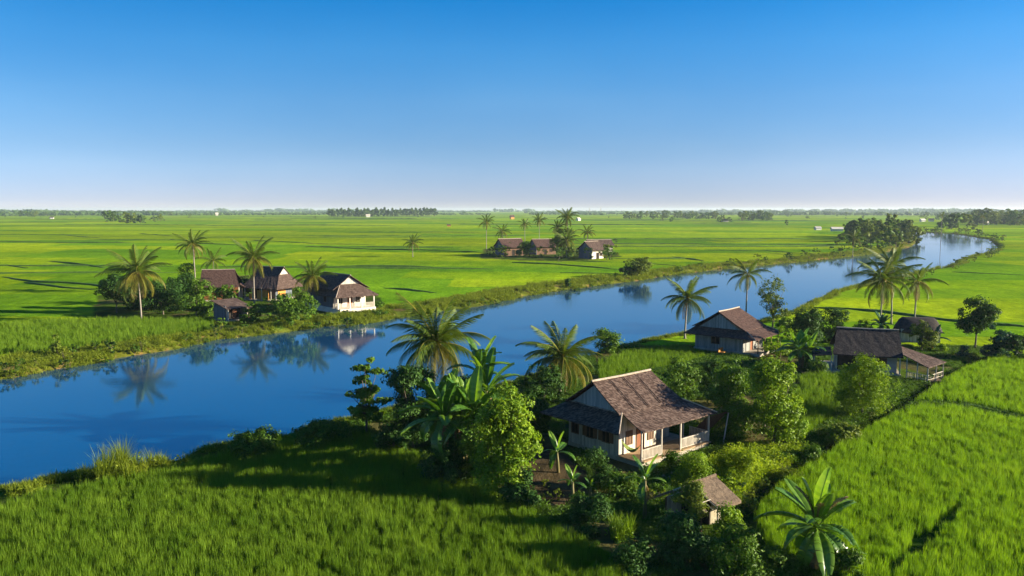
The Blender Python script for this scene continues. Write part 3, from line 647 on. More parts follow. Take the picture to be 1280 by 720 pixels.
# --- palm fronds: unit length meshes of growing droop
def frond_mesh(droop, seed, mat, nlf=52, wide=0.205, ragged=0.0):
    g = np.random.default_rng(seed); V = []; F = []; mi = []
    n = 14; pts = []; ang = 0.0; p = np.array([0., 0., 0.])
    for i in range(n + 1):
        pts.append(p.copy()); a = -droop * ((i / n) ** 1.4); p = p + np.array([math.cos(a), 0, math.sin(a)]) / n
    pts = np.array(pts)
    def at(t):
        f = t * n; i = min(int(f), n - 1); return pts[i] + (pts[i + 1] - pts[i]) * (f - i), (pts[i + 1] - pts[i]) * n
    for i in range(n):                                              # rachis
        b = len(V); r0 = .014 * (1 - i / n) + .003; r1 = .014 * (1 - (i + 1) / n) + .003
        for q, r in ((pts[i], r0), (pts[i + 1], r1)):
            for (sy, sz) in ((-1, 0), (0, 1), (1, 0)): V.append(q + np.array([0, sy * r, sz * r]))
        F += [(b, b + 1, b + 4), (b, b + 4, b + 3), (b + 1, b + 2, b + 5), (b + 1, b + 5, b + 4)]; mi += [1] * 4
    for k in range(nlf):
        t = 0.10 + 0.9 * (k + g.uniform(-.3, .3)) / nlf; t = min(max(t, .08), .995); q, d = at(t)
        ln = wide * (math.sin(math.pi * min(1, .16 + t * .86)) ** .6 + .12) * g.uniform(.85, 1.12)
        for sg in (-1, 1):
            if g.random() < ragged: continue
            side = np.array([0, sg, 0]); up = np.cross(d, side) * sg; 
            dr = side * .78 + d * (.5 + .5 * t) + np.array([0, 0, -.35 - .45 * g.random()]); dr /= np.linalg.norm(dr)
            e = q + dr * ln; m_ = q + dr * ln * .5 + np.array([0, 0, .05 * ln]); e = e + np.array([0, 0, -.22 * ln])
            wv = d * .0095 + np.array([0, 0, .004]); b = len(V); V += [q - wv * .5, q + wv * .5, m_ + wv * .7, m_ - wv * .7, e]
            F += [(b, b + 1, b + 2), (b, b + 2, b + 3), (b + 3, b + 2, b + 4)]; mi += [0] * 3
    return mesh_np('frond', np.array(V), np.array(F), [mat, M['palmgold'] if mat is not M['palmdry'] else mat], mi)
FR = {}
for nm, dr in (('up', .6), ('mid', 1.15), ('out', 1.6), ('hang', 1.75)):
    FR[nm] = [frond_mesh(dr + .15 * s, 300 + s, M['palm']) for s in range(2)]
FR['gold'] = [frond_mesh(1.65 + .2 * s, 310 + s, M['palmgold']) for s in range(2)]
FR['dry'] = [frond_mesh(.7, 320, M['palmdry'], 26, .2, .3)]
COCO = bmesh.new(); bmesh.ops.create_uvsphere(COCO, u_segments=8, v_segments=6, radius=.16)
for v in COCO.verts: v.co.z *= 1.25
cme = bpy.data.meshes.new('coconut'); COCO.to_mesh(cme); COCO.free(); cme.materials.append(M['coco'])
def palm(label, px, py, top_py, crown_w, seed, bend=(0, 0), n=20, group=None, dry=2, nuts=5, wind=0.0, name='coconut_palm', base=None, gold=.35):
    """palm standing at a pixel, crown centre at the height seen at top_py, crown width in pixels"""
    g = random.Random(seed); x, y, z = base or place(px, py); k = depth(x, y) / FPX
    d0 = depth(x, y); # height of the crown centre over the foot
    # solve the height at which the point projects to top_py
    H = 0.0
    for _ in range(40):
        dz = z + H - CAM_H; dep = y * cp - dz * sp; py_ = 360 - FPX * (y * sp + dz * cp) / dep; H += (py_ - top_py) * dep / FPX * .8
    r = thing(name, label, 'palm tree', (x, y, z), 0, group); mb = MB(); m = 12
    pts = [(bend[0] * (t ** 1.7), bend[1] * (t ** 1.7), H * t - (.2 if t == 0 else 0)) for t in np.linspace(0, 1, m)]
    rad = [max(.11, .15 + .012 * H * .2) * (1.0 - .38 * t) + (.12 if t == 0 else .0) for t in np.linspace(0, 1, m)]
    mb.tube(pts, rad, 8); mb.build('trunk', M['palmbark'], r, smooth=True)
    L_ = crown_w * k * (.60 if d0 < 140 else .55); top = Vector((bend[0], bend[1], H))
    n = int(n * (1.5 if d0 < 140 else 1.05))
    for i in range(n):
        t = (i + .5) / n; az = i * 2.39996 + g.uniform(-.25, .25)
        el = R(80) - R(122) * t ** .85 + g.uniform(-.1, .1)
        kind = 'up' if t < .25 else 'mid' if t < .5 else 'out' if t < .75 else 'hang'
        if t > .5 and g.random() < gold: kind = 'gold'
        if wind: az = az + wind * math.sin(az)
        me = FR[kind][i % 2]; s = L_ * g.uniform(.85, 1.1) * (.82 if t < .12 else 1) * (1.08 if t < .6 else .95)
        o = link('frond', me, r, top, (0, 0, 0), (s, s, s)); o.rotation_euler = Euler((g.uniform(-.35, .35), -el, az), 'XYZ')
    for i in range(dry):
        az = g.uniform(0, 6.28); s = L_ * .75; o = link('dry_frond', FR['dry'][0], r, top - Vector((0, 0, .1)), (0, R(62 + 14 * g.random()), az), (s, s, s))
    for i in range(nuts):
        az = i * 1.3; o = link('coconut', cme, r, top + Vector((.3 * math.cos(az), .3 * math.sin(az), -.32 - .12 * (i % 2))), (0, 0, 0), (1.2,) * 3)
    return r

# --- banana plants
def banana_leaf(droop, seed, mat, torn=.35):
    g = np.random.default_rng(seed); n = 20; V = []; F = []; p = np.array([0., 0., 0.]); pts = []
    for i in range(n + 1):
        pts.append(p.copy()); a = -droop * (i / n) ** 1.5; p = p + np.array([math.cos(a), 0, math.sin(a)]) / n
    pts = np.array(pts)
    for i in range(n):
        t0, t1 = i / n, (i + 1) / n
        for sg in (-1, 1):
            if i < 3: w0 = w1 = .012
            else:
                f = lambda t: .145 * (max(0, math.sin(math.pi * min(1, (t - .1) / .92))) ** .55)
                w0, w1 = f(t0), f(t1)
            dz = g.uniform(-.3, -.02) if g.random() < torn else -.03
            gap = .35 if g.random() < torn else 0.0
            a0, a1 = pts[i], pts[i + 1]; b = len(V)
            vup = .25
            e0 = a0 + np.array([.02, sg * w0, w0 * (vup + dz)]); e1 = a1 + np.array([.02, sg * w1, w1 * (vup + dz)]); e1 = e1 + (e0 - e1) * gap
            m0 = (a0 + e0) / 2 + [0, 0, .03 * (w0 > .05)]; m1 = (a1 + e1) / 2 + [0, 0, .03 * (w1 > .05)]
            V += [a0, a1, m0, m1, e0, e1]; F += [(b, b + 1, b + 3), (b, b + 3, b + 2), (b + 2, b + 3, b + 5), (b + 2, b + 5, b + 4)]
        b = len(V); r = .014 * (1 - .8 * t0)
        V += [pts[i] + [0, -r, -.004], pts[i] + [0, r, -.004], pts[i + 1] + [0, r, -.004], pts[i + 1] + [0, -r, -.004], pts[i] + [0, 0, -.02], pts[i + 1] + [0, 0, -.02]]
        F += [(b, b + 4, b + 5), (b, b + 5, b + 3), (b + 1, b + 2, b + 5), (b + 1, b + 5, b + 4)]
    return mesh_np('leaf', np.array(V), np.array(F), mat)
BL = {'up': [banana_leaf(.35, 1, M['bananalight'], .05), banana_leaf(.5, 2, M['banana'], .15)],
      'out': [banana_leaf(1.1, 3, M['banana'], .3), banana_leaf(1.35, 4, M['banana'], .4), banana_leaf(.95, 5, M['bananalight'], .2)],
      'hang': [banana_leaf(1.9, 6, M['banana'], .5)], 'dry': [banana_leaf(.9, 7, M['palmdry'], .7)]}
BLT = {k: [m.copy() for m in v] for k, v in BL.items()}
for k in ('up', 'out', 'hang'):
    for m in BLT[k]: m.materials[0] = M['teal']
def banana(label, px, py, hgt, leaf, seed, n=9, stems=1, spread=.8, group=None, base=None, dry=2, set_=None, low=-15, spikes=0):
    g = random.Random(seed); x, y, z = base or place(px, py); S = set_ or BL
    r = thing('banana_plant', label, 'banana plant', (x, y, z), 0, group)
    for s in range(stems):
        a = s * 2.4 + seed; q = spread * math.sqrt(s) * .8; bx, by = q * math.cos(a), q * math.sin(a); h = hgt * g.uniform(.75, 1.05) if s else hgt
        lx, ly = bx + .12 * h * g.uniform(-1, 1), by + .12 * h * g.uniform(-1, 1)
        mb = MB(); mb.tube([(bx, by, -.2), ((bx + lx) / 2, (by + ly) / 2, h * .5), (lx, ly, h)], [.16, .12, .07], 8); mb.build('stem', M['stem'], r, smooth=True)
        for i in range(n):
            t = (i + .5) / n; az = i * 2.39996 + s; el = R(84) - R(84 - low) * t ** 1.0 + g.uniform(-.12, .12); kd = 'up' if t < .3 else 'out' if t < .8 else 'hang'
            sc = leaf * g.uniform(.8, 1.1); o = link('leaf', g.choice(S[kd]), r, (lx, ly, h - .05), (0, 0, 0), (sc,) * 3); o.rotation_euler = Euler((g.uniform(-.4, .4), -el, az), 'XYZ')
        for i in range(spikes):
            o = link('dry_leaf', BL['dry'][0], r, (lx, ly, h - .1), (0, -R(80 - 9 * i), 1.9 * i + 2.6), (leaf * .8, leaf * .5, leaf * .8))
        for i in range(dry):
            o = link('dry_leaf', BL['dry'][0], r, (lx, ly, h - .25), (0, R(60 + 15 * g.random()), g.uniform(0, 6.28)), (leaf * .7,) * 3)
    return r

# ------------------------------------------------------------------ houses
FOOT = []
class House:
    """local frame: x along the ridge, y to the back, front wall on y = 0"""
    def __init__(s, name, label, cat, O, yaw, scale=1.0, group=None):
        s.root = thing(name, label, cat, O, yaw, group, scale); s.O, s.yaw, s.sc = O, yaw, scale
    def foot(s, x0, x1, y0, y1):
        FOOT.append(((s.O[0], s.O[1]), (math.cos(s.yaw), math.sin(s.yaw)), x0 * s.sc, x1 * s.sc, y0 * s.sc, y1 * s.sc))
    def box(s, name, mat, *b, bevel=0, parent=None):
        return MB().box(*b).build(name, M[mat], parent or s.root, bevel=bevel)
    def wall(s, x0, x1, y0, y1, z0, z1, mat, name='wall'):
        return s.box(name, mat, x0, x1, y0, y1, z0, z1)
    def roof(s, x0, x1, yf, yb, yr, zr, zf, zb, mat, th=.12, cap='cap', rough=True, rx0=None, rx1=None):
        """upper gable roof; ridge at y = yr. one mesh of two slopes and a ridge cap under it"""
        rx0 = x0 if rx0 is None else rx0; rx1 = x1 if rx1 is None else rx1
        mb = MB(); g = random.Random(int(abs(x0 * 31 + zr * 17) + 1)); n = max(3, int((x1 - x0) / .55)); m = 6
        for (ye, ze) in ((yf, zf), (yb, zb)):
            vs = []
            for j in range(m + 1):
                t = j / m; y = yr + (ye - yr) * t; a, b = rx0 + (x0 - rx0) * t, rx1 + (x1 - rx1) * t
                sag = -.05 * math.sin(math.pi * t) * (abs(ye - yr) / 3)
                for i in range(n + 1):
                    u = i / n; e = (g.uniform(-.06, .06) if rough and j == m else 0)
                    vs.append((a + (b - a) * u + (g.uniform(-.05, .05) if rough and i in (0, n) and 0 < j else 0), y + e, zr + (ze - zr) * t + sag + (g.uniform(-.025, .025) if rough else 0) - .04 * math.sin(math.pi * u)))
            f = [[j * (n + 1) + i, j * (n + 1) + i + 1, (j + 1) * (n + 1) + i + 1, (j + 1) * (n + 1) + i] for j in range(m) for i in range(n)]
            k = len(vs); top = list(vs); bot = [(p[0], p[1], p[2] - th) for p in vs]; f2 = [[q + k for q in p][::-1] for p in f]
            ed = [i for i in range(n)]; sides = []
            def edge(a, b): sides.append([a, b, b + k, a + k])
            for i in range(n): edge(i, i + 1); edge(m * (n + 1) + i, m * (n + 1) + i + 1)
            for j in range(m): edge(j * (n + 1), (j + 1) * (n + 1)); edge(j * (n + 1) + n, (j + 1) * (n + 1) + n)
            mb.add(top + bot, f + f2 + sides)
        o = mb.build('roof', M[mat], s.root)
        c = MB(); c.tube([(rx0 - .06, yr, zr + .02), ((rx0 + rx1) / 2, yr, zr - .02), (rx1 + .06, yr, zr + .02)], .1, 6); c.build('ridge_cap', M[cap], o)
        return o
    def gable(s, x, th, y0, y1, yr, z0, z1, mat):
        mb = MB(); v = [(x, y0, z0), (x, y1, z0), (x, yr, z1), (x + th, y0, z0), (x + th, y1, z0), (x + th, yr, z1)]
        mb.add(v, [[0, 1, 2], [5, 4, 3], [0, 3, 4, 1], [1, 4, 5, 2], [2, 5, 3, 0]]); return mb.build('gable', M[mat], s.root)
    def skirt(s, x0, x1, y0, y1, zi, ze, outs, mat, th=.1, caps=True, hips=None):
        """pent roof below the gable roof: inner rectangle at zi, outer edge at ze. outs = left, right, front, back"""
        l, r, f, b = outs; hips = hips or {}; mb = MB(); g = random.Random(5)
        def grid(i0, i1, o0, o1):
            n = max(3, int(math.dist(o0, o1) / .5)); m = 4; vs = []
            for j in range(m + 1):
                for i in range(n + 1):
                    t = j / m; u = i / n; p = [(i0[q] + (i1[q] - i0[q]) * u) * (1 - t) + (o0[q] + (o1[q] - o0[q]) * u) * t for q in range(3)]
                    p[2] += g.uniform(-.02, .02) - .03 * math.sin(math.pi * t); 
                    if j == m: p[2] += g.uniform(-.03, .02)
                    vs.append(tuple(p))
            k = len(vs); fs = [[j * (n + 1) + i, j * (n + 1) + i + 1, (j + 1) * (n + 1) + i + 1, (j + 1) * (n + 1) + i] for j in range(m) for i in range(n)]
            bt = [(p[0], p[1], p[2] - th) for p in vs]; sd_ = []
            for i in range(n): sd_ += [[i, i + 1, i + 1 + k, i + k], [m * (n + 1) + i, m * (n + 1) + i + 1, m * (n + 1) + i + 1 + k, m * (n + 1) + i + k]]
            for j in range(m): sd_ += [[j * (n + 1), (j + 1) * (n + 1), (j + 1) * (n + 1) + k, j * (n + 1) + k], [j * (n + 1) + n, (j + 1) * (n + 1) + n, (j + 1) * (n + 1) + n + k, j * (n + 1) + n + k]]
            mb.add(vs + bt, fs + [[q + k for q in p][::-1] for p in fs] + sd_)
        X0, X1, Y0, Y1 = x0 - l, x1 + r, y0 - f, y1 + b
        fl0 = hips.get('front_left', X0); lf = hips.get('left_front', Y0)
        if f: grid((x0, y0, zi), (x1, y0, zi), (fl0, Y0, ze), (hips.get('front_right', X1), Y0, ze))
        if l: grid((x0, y1, zi), (x0, y0, zi), (X0, Y1, ze), (X0, lf, ze))
        if r: grid((x1, y0, zi), (x1, y1, zi), (X1, hips.get('right_front', Y0), ze), (X1, Y1, ze))
        if b: grid((x1, y1, zi), (x0, y1, zi), (X1, Y1, ze), (X0, Y1, ze))
        o = mb.build('skirt_roof', M[mat], s.root)
        if caps:
            for ok, a_, b_ in ((f and l, (x0, y0, zi + .05), (X0, lf, ze + .05)), (f and r, (x1, y0, zi + .05), (X1, Y0, ze + .05))):
                if ok: c = MB(); c.tube([a_, b_], .055, 5); c.build('hip_cap', M['cap'], o)
        return o
    def opening(s, kind, x, z0, w, h, side='front', at=0.0, mat='void', frame='wood', shutters=None):
        """a window or door standing proud of the wall on one side (front: y = at, left/right: x = at)"""
        def bx(mb, a0, a1, d0, d1, z0_, z1_):
            if side == 'front': mb.box(a0, a1, at - d1, at - d0, z0_, z1_)
            elif side == 'left': mb.box(at - d1, at - d0, a0, a1, z0_, z1_)
            else: mb.box(at + d0, at + d1, a0, a1, z0_, z1_)
        p = MB(); bx(p, x, x + w, .004, .02, z0, z0 + h); o = p.build(kind, M[mat], s.root)
        f = MB(); e = .07
        bx(f, x - e, x, .003, .07, z0 - e, z0 + h + e); bx(f, x + w, x + w + e, .003, .07, z0 - e, z0 + h + e)
        bx(f, x, x + w, .003, .07, z0 + h, z0 + h + e)
        if kind == 'window': bx(f, x, x + w, .003, .09, z0 - e, z0); bx(f, x + w / 2 - .025, x + w / 2 + .025, .022, .05, z0, z0 + h)
        f.build('frame', M[frame], o)
        if shutters:
            q = MB(); sw = w * .5
            bx(q, x - e - sw, x - e - .01, .03, .065, z0, z0 + h); q.build('shutter', M[shutters], o); q = MB(); bx(q, x + w + e + .01, x + w + e + sw, .03, .065, z0, z0 + h); q.build('shutter', M[shutters], o)
        return o
    def post(s, x, y, z0, z1, mat='palewood', w=.14):
        return s.box('post', mat, x - w / 2, x + w / 2, y - w / 2, y + w / 2, z0, z1, bevel=.015)
    def rail(s, a, b, z0, h, mat='palewood', step=.17):
        mb = MB(); d = math.dist(a, b); n = int(d / step); ux, uy = (b[0] - a[0]) / d, (b[1] - a[1]) / d
        ah = abs(ux) > abs(uy)
        def bar(t0, t1, z0_, z1_, w):
            p, q = (a[0] + ux * t0, a[1] + uy * t0), (a[0] + ux * t1, a[1] + uy * t1)
            if ah: mb.box(min(p[0], q[0]), max(p[0], q[0]), p[1] - w / 2, p[1] + w / 2, z0_, z1_)
            else: mb.box(p[0] - w / 2, p[0] + w / 2, min(p[1], q[1]), max(p[1], q[1]), z0_, z1_)
        bar(0, d, z0 + h - .07, z0 + h, .09); bar(0, d, z0 + .1, z0 + .17, .07)
        for i in range(n): bar((i + .5) * d / n - .045, (i + .5) * d / n + .045, z0 + .171, z0 + h - .071, .04)
        return mb.build('railing', M[mat], s.root)

def base_at(px, py): x, y, z = place(px, py); return (x, y, z + .02)

# --- the nearest house: brown tiled, plank walled, railed porch
h = House('wooden_house', 'nearest wooden house with brown tiled roof, grey plank walls and railed front porch', 'house', (9.5, 68.8, tz(9.5, 68.8) - .05), math.atan2(.644, .765))
h.foot(-.6, 10.6, -3.0, 7)
h.box('foundation', 'concrete', -.1, 9.4, -2.5, 6.4, -.2, .45)
h.box('porch_floor', 'earthfloor', -.2, 9.7, -2.62, -.02, .452, .55)
h.wall(0, 4.9, 0, .14, .454, 4.3, 'planks_pale'); h.wall(4.9, 8.3, 1.3, 1.44, .454, 4.3, 'planks_pale'); h.wall(4.76, 4.9, .142, 1.3, .454, 4.3, 'planks')
h.wall(-.14, 0, 0, 6.3, .454, 4.35, 'planks'); h.wall(8.3, 8.44, 1.3, 6.3, .454, 4.3, 'planks'); h.wall(0, 8.3, 6.16, 6.3, .454, 4.3, 'planks')
h.opening('window', .8, 1.35, .75, 1.15, mat='wood', frame='wood')
h.opening('door', 2.2, .56, .95, 2.05, mat='redwood', frame='wood')
h.opening('window', 3.75, 1.3, .7, 1.25, mat='wood', frame='wood')
h.opening('window', 6.2, 1.4, 1.0, 1.2, at=1.3, mat='void', frame='palewood')
for yy in (1.1, 3.1, 5.0): h.opening('window', yy, 1.45, .85, 1.05, side='left', at=-.14, mat='void', frame='wood', shutters='wood' if yy < 4 else None)
h.roof(-.55, 8.2, -.35, 6.4, 3.0, 6.75, 4.4, 4.4, 'roof_brown', rx0=-.45, rx1=7.5)
h.gable(-.06, .1, .3, 5.9, 3.0, 4.36, 6.4, 'planks_blue'); h.gable(7.2, .1, .3, 5.9, 3.0, 4.36, 6.4, 'planks')
h.skirt(-.05, 8.3, -.25, 6.3, 4.38, 3.15, (1.95, 2.3, 2.35, 2.0), 'roof_brown', hips={'front_left': .05, 'left_front': -1.7})
mbt = MB()                                                             # timber battens over the tiles
for xx in (1.6, 3.4, 5.2): mbt.tube([(xx, 2.7, 6.6), (xx + .1, 1.2, 5.5), (xx + .02, -.25, 4.55)], .045, 4)
mbt.build('roof_batten', M['wood'], h.root)
for xx in (.1, 2.75, 5.4, 9.55): h.post(xx, -2.4, .551, 3.2)
h.post(8.35, -.4, .551, 3.9)
h.rail((.2, -2.4), (2.67, -2.4), .551, 1.0); h.rail((5.5, -2.4), (9.45, -2.4), .551, 1.0); h.rail((9.55, -2.3), (9.55, -.2), .551, 1.0)
for k in range(2): h.box('step', 'stone', 3.2, 5.0, -3.0 - .35 * k, -2.64 - .35 * k, -.2, .34 - .2 * k, bevel=.02)
hm = MB(); nn = 9
rows = []
for i in range(nn):
    t = i / (nn - 1); c = Vector((.02 + .06 * t, -.16 - 2.14 * t, 1.95 - .85 * math.sin(math.pi * t) ** .8)); w = .02 + .5 * math.sin(math.pi * t)
    rows.append([(c.x - w * .6, c.y, c.z + w * .5), (c.x, c.y, c.z), (c.x + w * .6, c.y, c.z + w * .5)])
vv = [p for r_ in rows for p in r_]; ff = [[3 * i + j, 3 * i + j + 1, 3 * i + j + 4, 3 * i + j + 3] for i in range(nn - 1) for j in range(2)]
hm.add(vv, ff); ho = hm.build('hammock', M['hammock'], smooth=True); ho.location = h.root.location; ho.rotation_euler = h.root.rotation_euler
so = ho.modifiers.new('thick', 'SOLIDIFY'); so.thickness = .03
tag(ho, 'green cloth hammock slung across the porch corner of the nearest house', 'hammock')

# --- second house, upstream of it
hx = base_at(929, 443)
h2 = House('wooden_house', 'red brown roofed house in yard shade close to the river, under the tall palms', 'house', hx, R(50)); h2.foot(-1, 9, -3.5, 9.5)
h2.box('foundation', 'concrete', -.2, 7.4, -2.6, 8.2, -.2, .4)
h2.wall(0, 7.2, 0, .14, .404, 3.6, 'planks_mid'); h2.wall(-.14, 0, 0, 8, .404, 3.65, 'planks_mid'); h2.wall(7.2, 7.34, 0, 8, .404, 3.6, 'planks_mid'); h2.wall(0, 7.2, 7.86, 8, .404, 3.6, 'planks_mid')
h2.opening('window', 3.9, 1.3, 1.3, 1.1, side='left', at=-.14, mat='void', frame='wood'); h2.opening('door', 2.4, .41, 1.0, 2.1, mat='redwood', frame='palewood'); h2.opening('window', 4.6, 1.3, 1.2, 1.1, frame='palewood')
h2.roof(-.6, 7.4, -.5, 8.4, 3.95, 6.4, 3.8, 3.8, 'roof_red', rx0=-.5, rx1=6.9); h2.gable(-.08, .1, .5, 7.4, 3.95, 3.7, 6.0, 'planks_mid'); h2.gable(6.6, .1, .5, 7.4, 3.95, 3.7, 6.0, 'planks_mid')
h2.skirt(-.05, 7.2, -.3, 8, 3.78, 2.75, (1.9, 1.6, 2.4, 1.2), 'roof_red')
for xx in (-.1, 2.4, 4.9, 7.6): h2.post(xx, -2.35, -.1, 2.85, 'wood')
ch = MB(); ch.box(0, 1.5, 0, .7, .35, .45).box(0, 1.5, .6, .7, .451, 1.05)
for a in (.05, 1.35):
    for b in (.05, .58): ch.box(a, a + .1, b, b + .1, 0, .349)
bx_, by_, bz_ = place(899, 443); bo = ch.build('bench', M['ochre']); bo.location = (bx_ + .3, by_ - .6, bz_ + .05); bo.rotation_euler = (0, 0, R(50)); tag(bo, 'orange wooden bench standing in front of the house by the river', 'bench')
lo = MB(); lo.box(0, .5, 0, .4, 0, .8).box(.08, .42, -.02, -.004, .1, .7); lb_ = lo.build('crate', M['ochre']); p_ = place(911, 441); lb_.location = (p_[0], p_[1], p_[2] + .04); tag(lb_, 'small orange crate to the right of the orange bench', 'crate')

# --- third house: long dark roof, brown tiled porch on its right
h3 = House('wooden_house', 'long house with a black tiled roof and a brown porch roof on its right end', 'house', base_at(1040, 464), R(-19)); h3.foot(-2.5, 14, -2, 7)
h3.box('foundation', 'concrete', -1.8, 8.4, -1.4, 6.2, -.2, .35)
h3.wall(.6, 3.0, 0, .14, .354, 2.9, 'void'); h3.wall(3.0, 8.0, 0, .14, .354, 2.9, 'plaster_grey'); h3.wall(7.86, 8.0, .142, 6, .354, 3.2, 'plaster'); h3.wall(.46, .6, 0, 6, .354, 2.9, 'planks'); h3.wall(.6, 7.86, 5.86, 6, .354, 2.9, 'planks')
h3.opening('door', 3.3, .36, .95, 2.0, mat='redwood', frame='wood'); h3.opening('window', 5.6, 1.2, 1.1, 1.0, frame='wood')
h3.roof(-.1, 8.6, -1.5, 7.2, 3.0, 5.7, 2.7, 2.7, 'roof_dark', rx0=.6, rx1=8.4); h3.gable(8.0, .1, .2, 5.8, 3.0, 3.0, 5.4, 'ochre')
mb = MB(); mb.slab([(-2.6, -1.6, 2.35), (-.15, -1.6, 2.62), (-.15, 3.5, 2.9), (-2.6, 3.5, 2.5)], .09); mb.build('lean_to_roof', M['roof_dark'], h3.root)
h3.post(-2.4, -1.4, -.1, 2.28, 'palewood'); h3.post(-.2, -1.35, -.1, 2.5, 'palewood'); h3.post(8.2, -1.3, -.1, 2.6, 'palewood')
mb = MB(); mb.slab([(8.7, 2.4, 3.6), (8.5, -1.5, 3.1), (11.2, -4.1, 2.0), (13.9, .3, 2.15)], .1); mb.slab([(8.7, 2.45, 3.6), (13.9, .35, 2.15), (12.6, 4.0, 2.0), (8.9, 4.6, 2.5)], .1); mb.build('porch_roof', M['roof_brown'], h3.root)
PQ = ((9.0, -1.6, 2.75), (11.15, -3.75, 1.95), (12.4, -1.8, 2.0), (13.55, .3, 2.05), (10.1, -2.7, 2.35))
for q in PQ: h3.post(q[0], q[1], -.1, q[2], 'palewood')
for a_, b_ in ((0, 4), (4, 1), (1, 2), (2, 3)):
    mb = MB(); p_, q_ = PQ[a_], PQ[b_]
    for z_ in (.35, .9): mb.tube([(p_[0], p_[1], z_), (q_[0], q_[1], z_ - .05)], .045, 5)
    for i_ in range(1, 6): t_ = i_ / 6; mb.tube([(p_[0] + (q_[0] - p_[0]) * t_, p_[1] + (q_[1] - p_[1]) * t_, -.05), (p_[0] + (q_[0] - p_[0]) * t_, p_[1] + (q_[1] - p_[1]) * t_, .95)], .03, 4)
    mb.build('railing', M['palewood'], h3.root)
h3.box('porch_floor', 'earthfloor', 8.45, 13.2, -2.2, 2.6, -.15, -.02)
tb = MB(); tb.tube([(0, 0, 0), (0, 0, .75)], [.42, .5], 14); tb.tube([(0, 0, .751), (0, 0, .8)], .53, 14); to = tb.build('water_tub', M['bluetub']); p_ = place(1030, 467); to.location = (p_[0], p_[1] - .4, p_[2] + .03); tag(to, 'blue plastic tub by the left post of the black roofed house', 'tub')

# --- dark rounded thatch behind it
def thatch_hut(name, label, px, py, L_, D, zr, ze, yaw, wallmat='planks', rmat='thatch_dark'):
    hh = House(name, label, 'hut', base_at(px, py), yaw); mb = MB(); n = 14; m = 7
    vs = []; 
    for j in range(m + 1):
        t = j / m; zz = zr - (zr - ze) * (t ** 1.7)
        for i in range(n * 2):
            a = 2 * math.pi * i / (n * 2); e = (.12 + .88 * t); cx = math.cos(a); cy = math.sin(a)
            sx = (abs(cx) ** .7) * (1 if cx > 0 else -1) * (L_ / 2) * (.62 + .38 * t); sy = (abs(cy) ** .8) * (1 if cy > 0 else -1) * (D / 2) * e
            vs.append((sx, sy, zz + random.uniform(-.05, .05)))
    k = 2 * n; fs = [[j * k + i, j * k + (i + 1) % k, (j + 1) * k + (i + 1) % k, (j + 1) * k + i] for j in range(m) for i in range(k)] + [list(range(k))]
    mb.add(vs, fs); ro = mb.build('roof', M[rmat], hh.root, smooth=True); s_ = ro.modifiers.new('thick', 'SOLIDIFY'); s_.thickness = .2
    w, d = L_ * .4, D * .36
    for b in ((-w, w, -d, -d + .12), (-w, w, d - .12, d), (-w, -w + .12, -d + .121, d - .121), (w - .12, w, -d + .121, d - .121)): hh.wall(*b, -.1, ze + .6, wallmat)
    return hh
thatch_hut('thatched_hut', 'dark round ended thatched hut behind the black tiled roof', 1146, 426, 7.6, 5.5, 4.0, 1.6, R(-12))

# --- left hamlet
a1 = House('wooden_house', 'leftmost hamlet house with plain brown roof half hidden by trees', 'house', base_at(255, 377), R(12)); a1.foot(-1, 9, -2, 8)
a1.box('foundation', 'concrete', -.2, 8.2, -.6, 6.2, -.2, .3)
a1.wall(0, 8, 0, .14, .304, 3.6, 'redwood'); a1.wall(-.14, 0, 0, 6, .304, 3.6, 'planks_shade'); a1.wall(8, 8.14, 0, 6, .304, 3.6, 'planks_pale'); a1.wall(0, 8, 5.86, 6, .304, 3.6, 'planks')
a1.opening('door', 5.2, .31, 1.0, 2.1, mat='void', frame='redwood'); a1.opening('window', 2.6, 1.3, 1.1, 1.1, frame='redwood')
a1.roof(-.9, 8.4, -1.6, 7.6, 3.0, 7.4, 3.5, 3.5, 'roof_red', rx0=-.7, rx1=6.9); a1.gable(-.16, .1, .1, 5.9, 3.0, 3.55, 6.9, 'planks_shade')
a1.skirt(0, 8.2, .2, 5.8, 4.0, 3.1, (0, 1.7, 0, 0), 'roof_red', caps=False)
for xx in (6.8, 9.4): a1.post(xx, -1.3 if xx < 8 else .4, -.1, 3.3, 'palewood')
a2 = House('shed', 'small shed with brown lean-to roof and shaded blue side wall near the water', 'shed', base_at(283, 402), R(50)); a2.foot(-1, 6, -1, 6)
a2.box('foundation', 'concrete', -.2, 4.8, -.5, 4.6, -.2, .2)
a2.wall(-.14, 0, 0, 4.4, .204, 3.0, 'planks_shade'); a2.wall(0, 4.6, 4.26, 4.4, .204, 3.4, 'planks'); a2.wall(4.6, 4.74, 0, 4.4, .204, 3.0, 'planks'); a2.wall(0, .5, 0, .14, .204, 2.7, 'planks_pale'); a2.wall(1.6, 2.4, .3, .44, .204, 2.7, 'redwood')
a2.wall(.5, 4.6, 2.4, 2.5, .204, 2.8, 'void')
mb = MB(); mb.slab([(-.5, -1.0, 2.6), (5.2, -1.0, 2.6), (5.2, 4.8, 3.9), (-.5, 4.8, 3.9)], .12); mb.build('roof', M['roof_brown'], a2.root)
a2.post(.1, -.6, -.1, 2.6, 'plaster'); a2.post(4.6, -.6, -.1, 2.6, 'wood')
a3 = House('wooden_house', 'middle hamlet house with dark roof, white gable and orange lit boards', 'house', base_at(316, 374), R(-24)); a3.foot(-3, 9, -3, 8)
a3.box('foundation', 'concrete', -2.2, 7.8, -2.8, 6.2, -.2, .35)
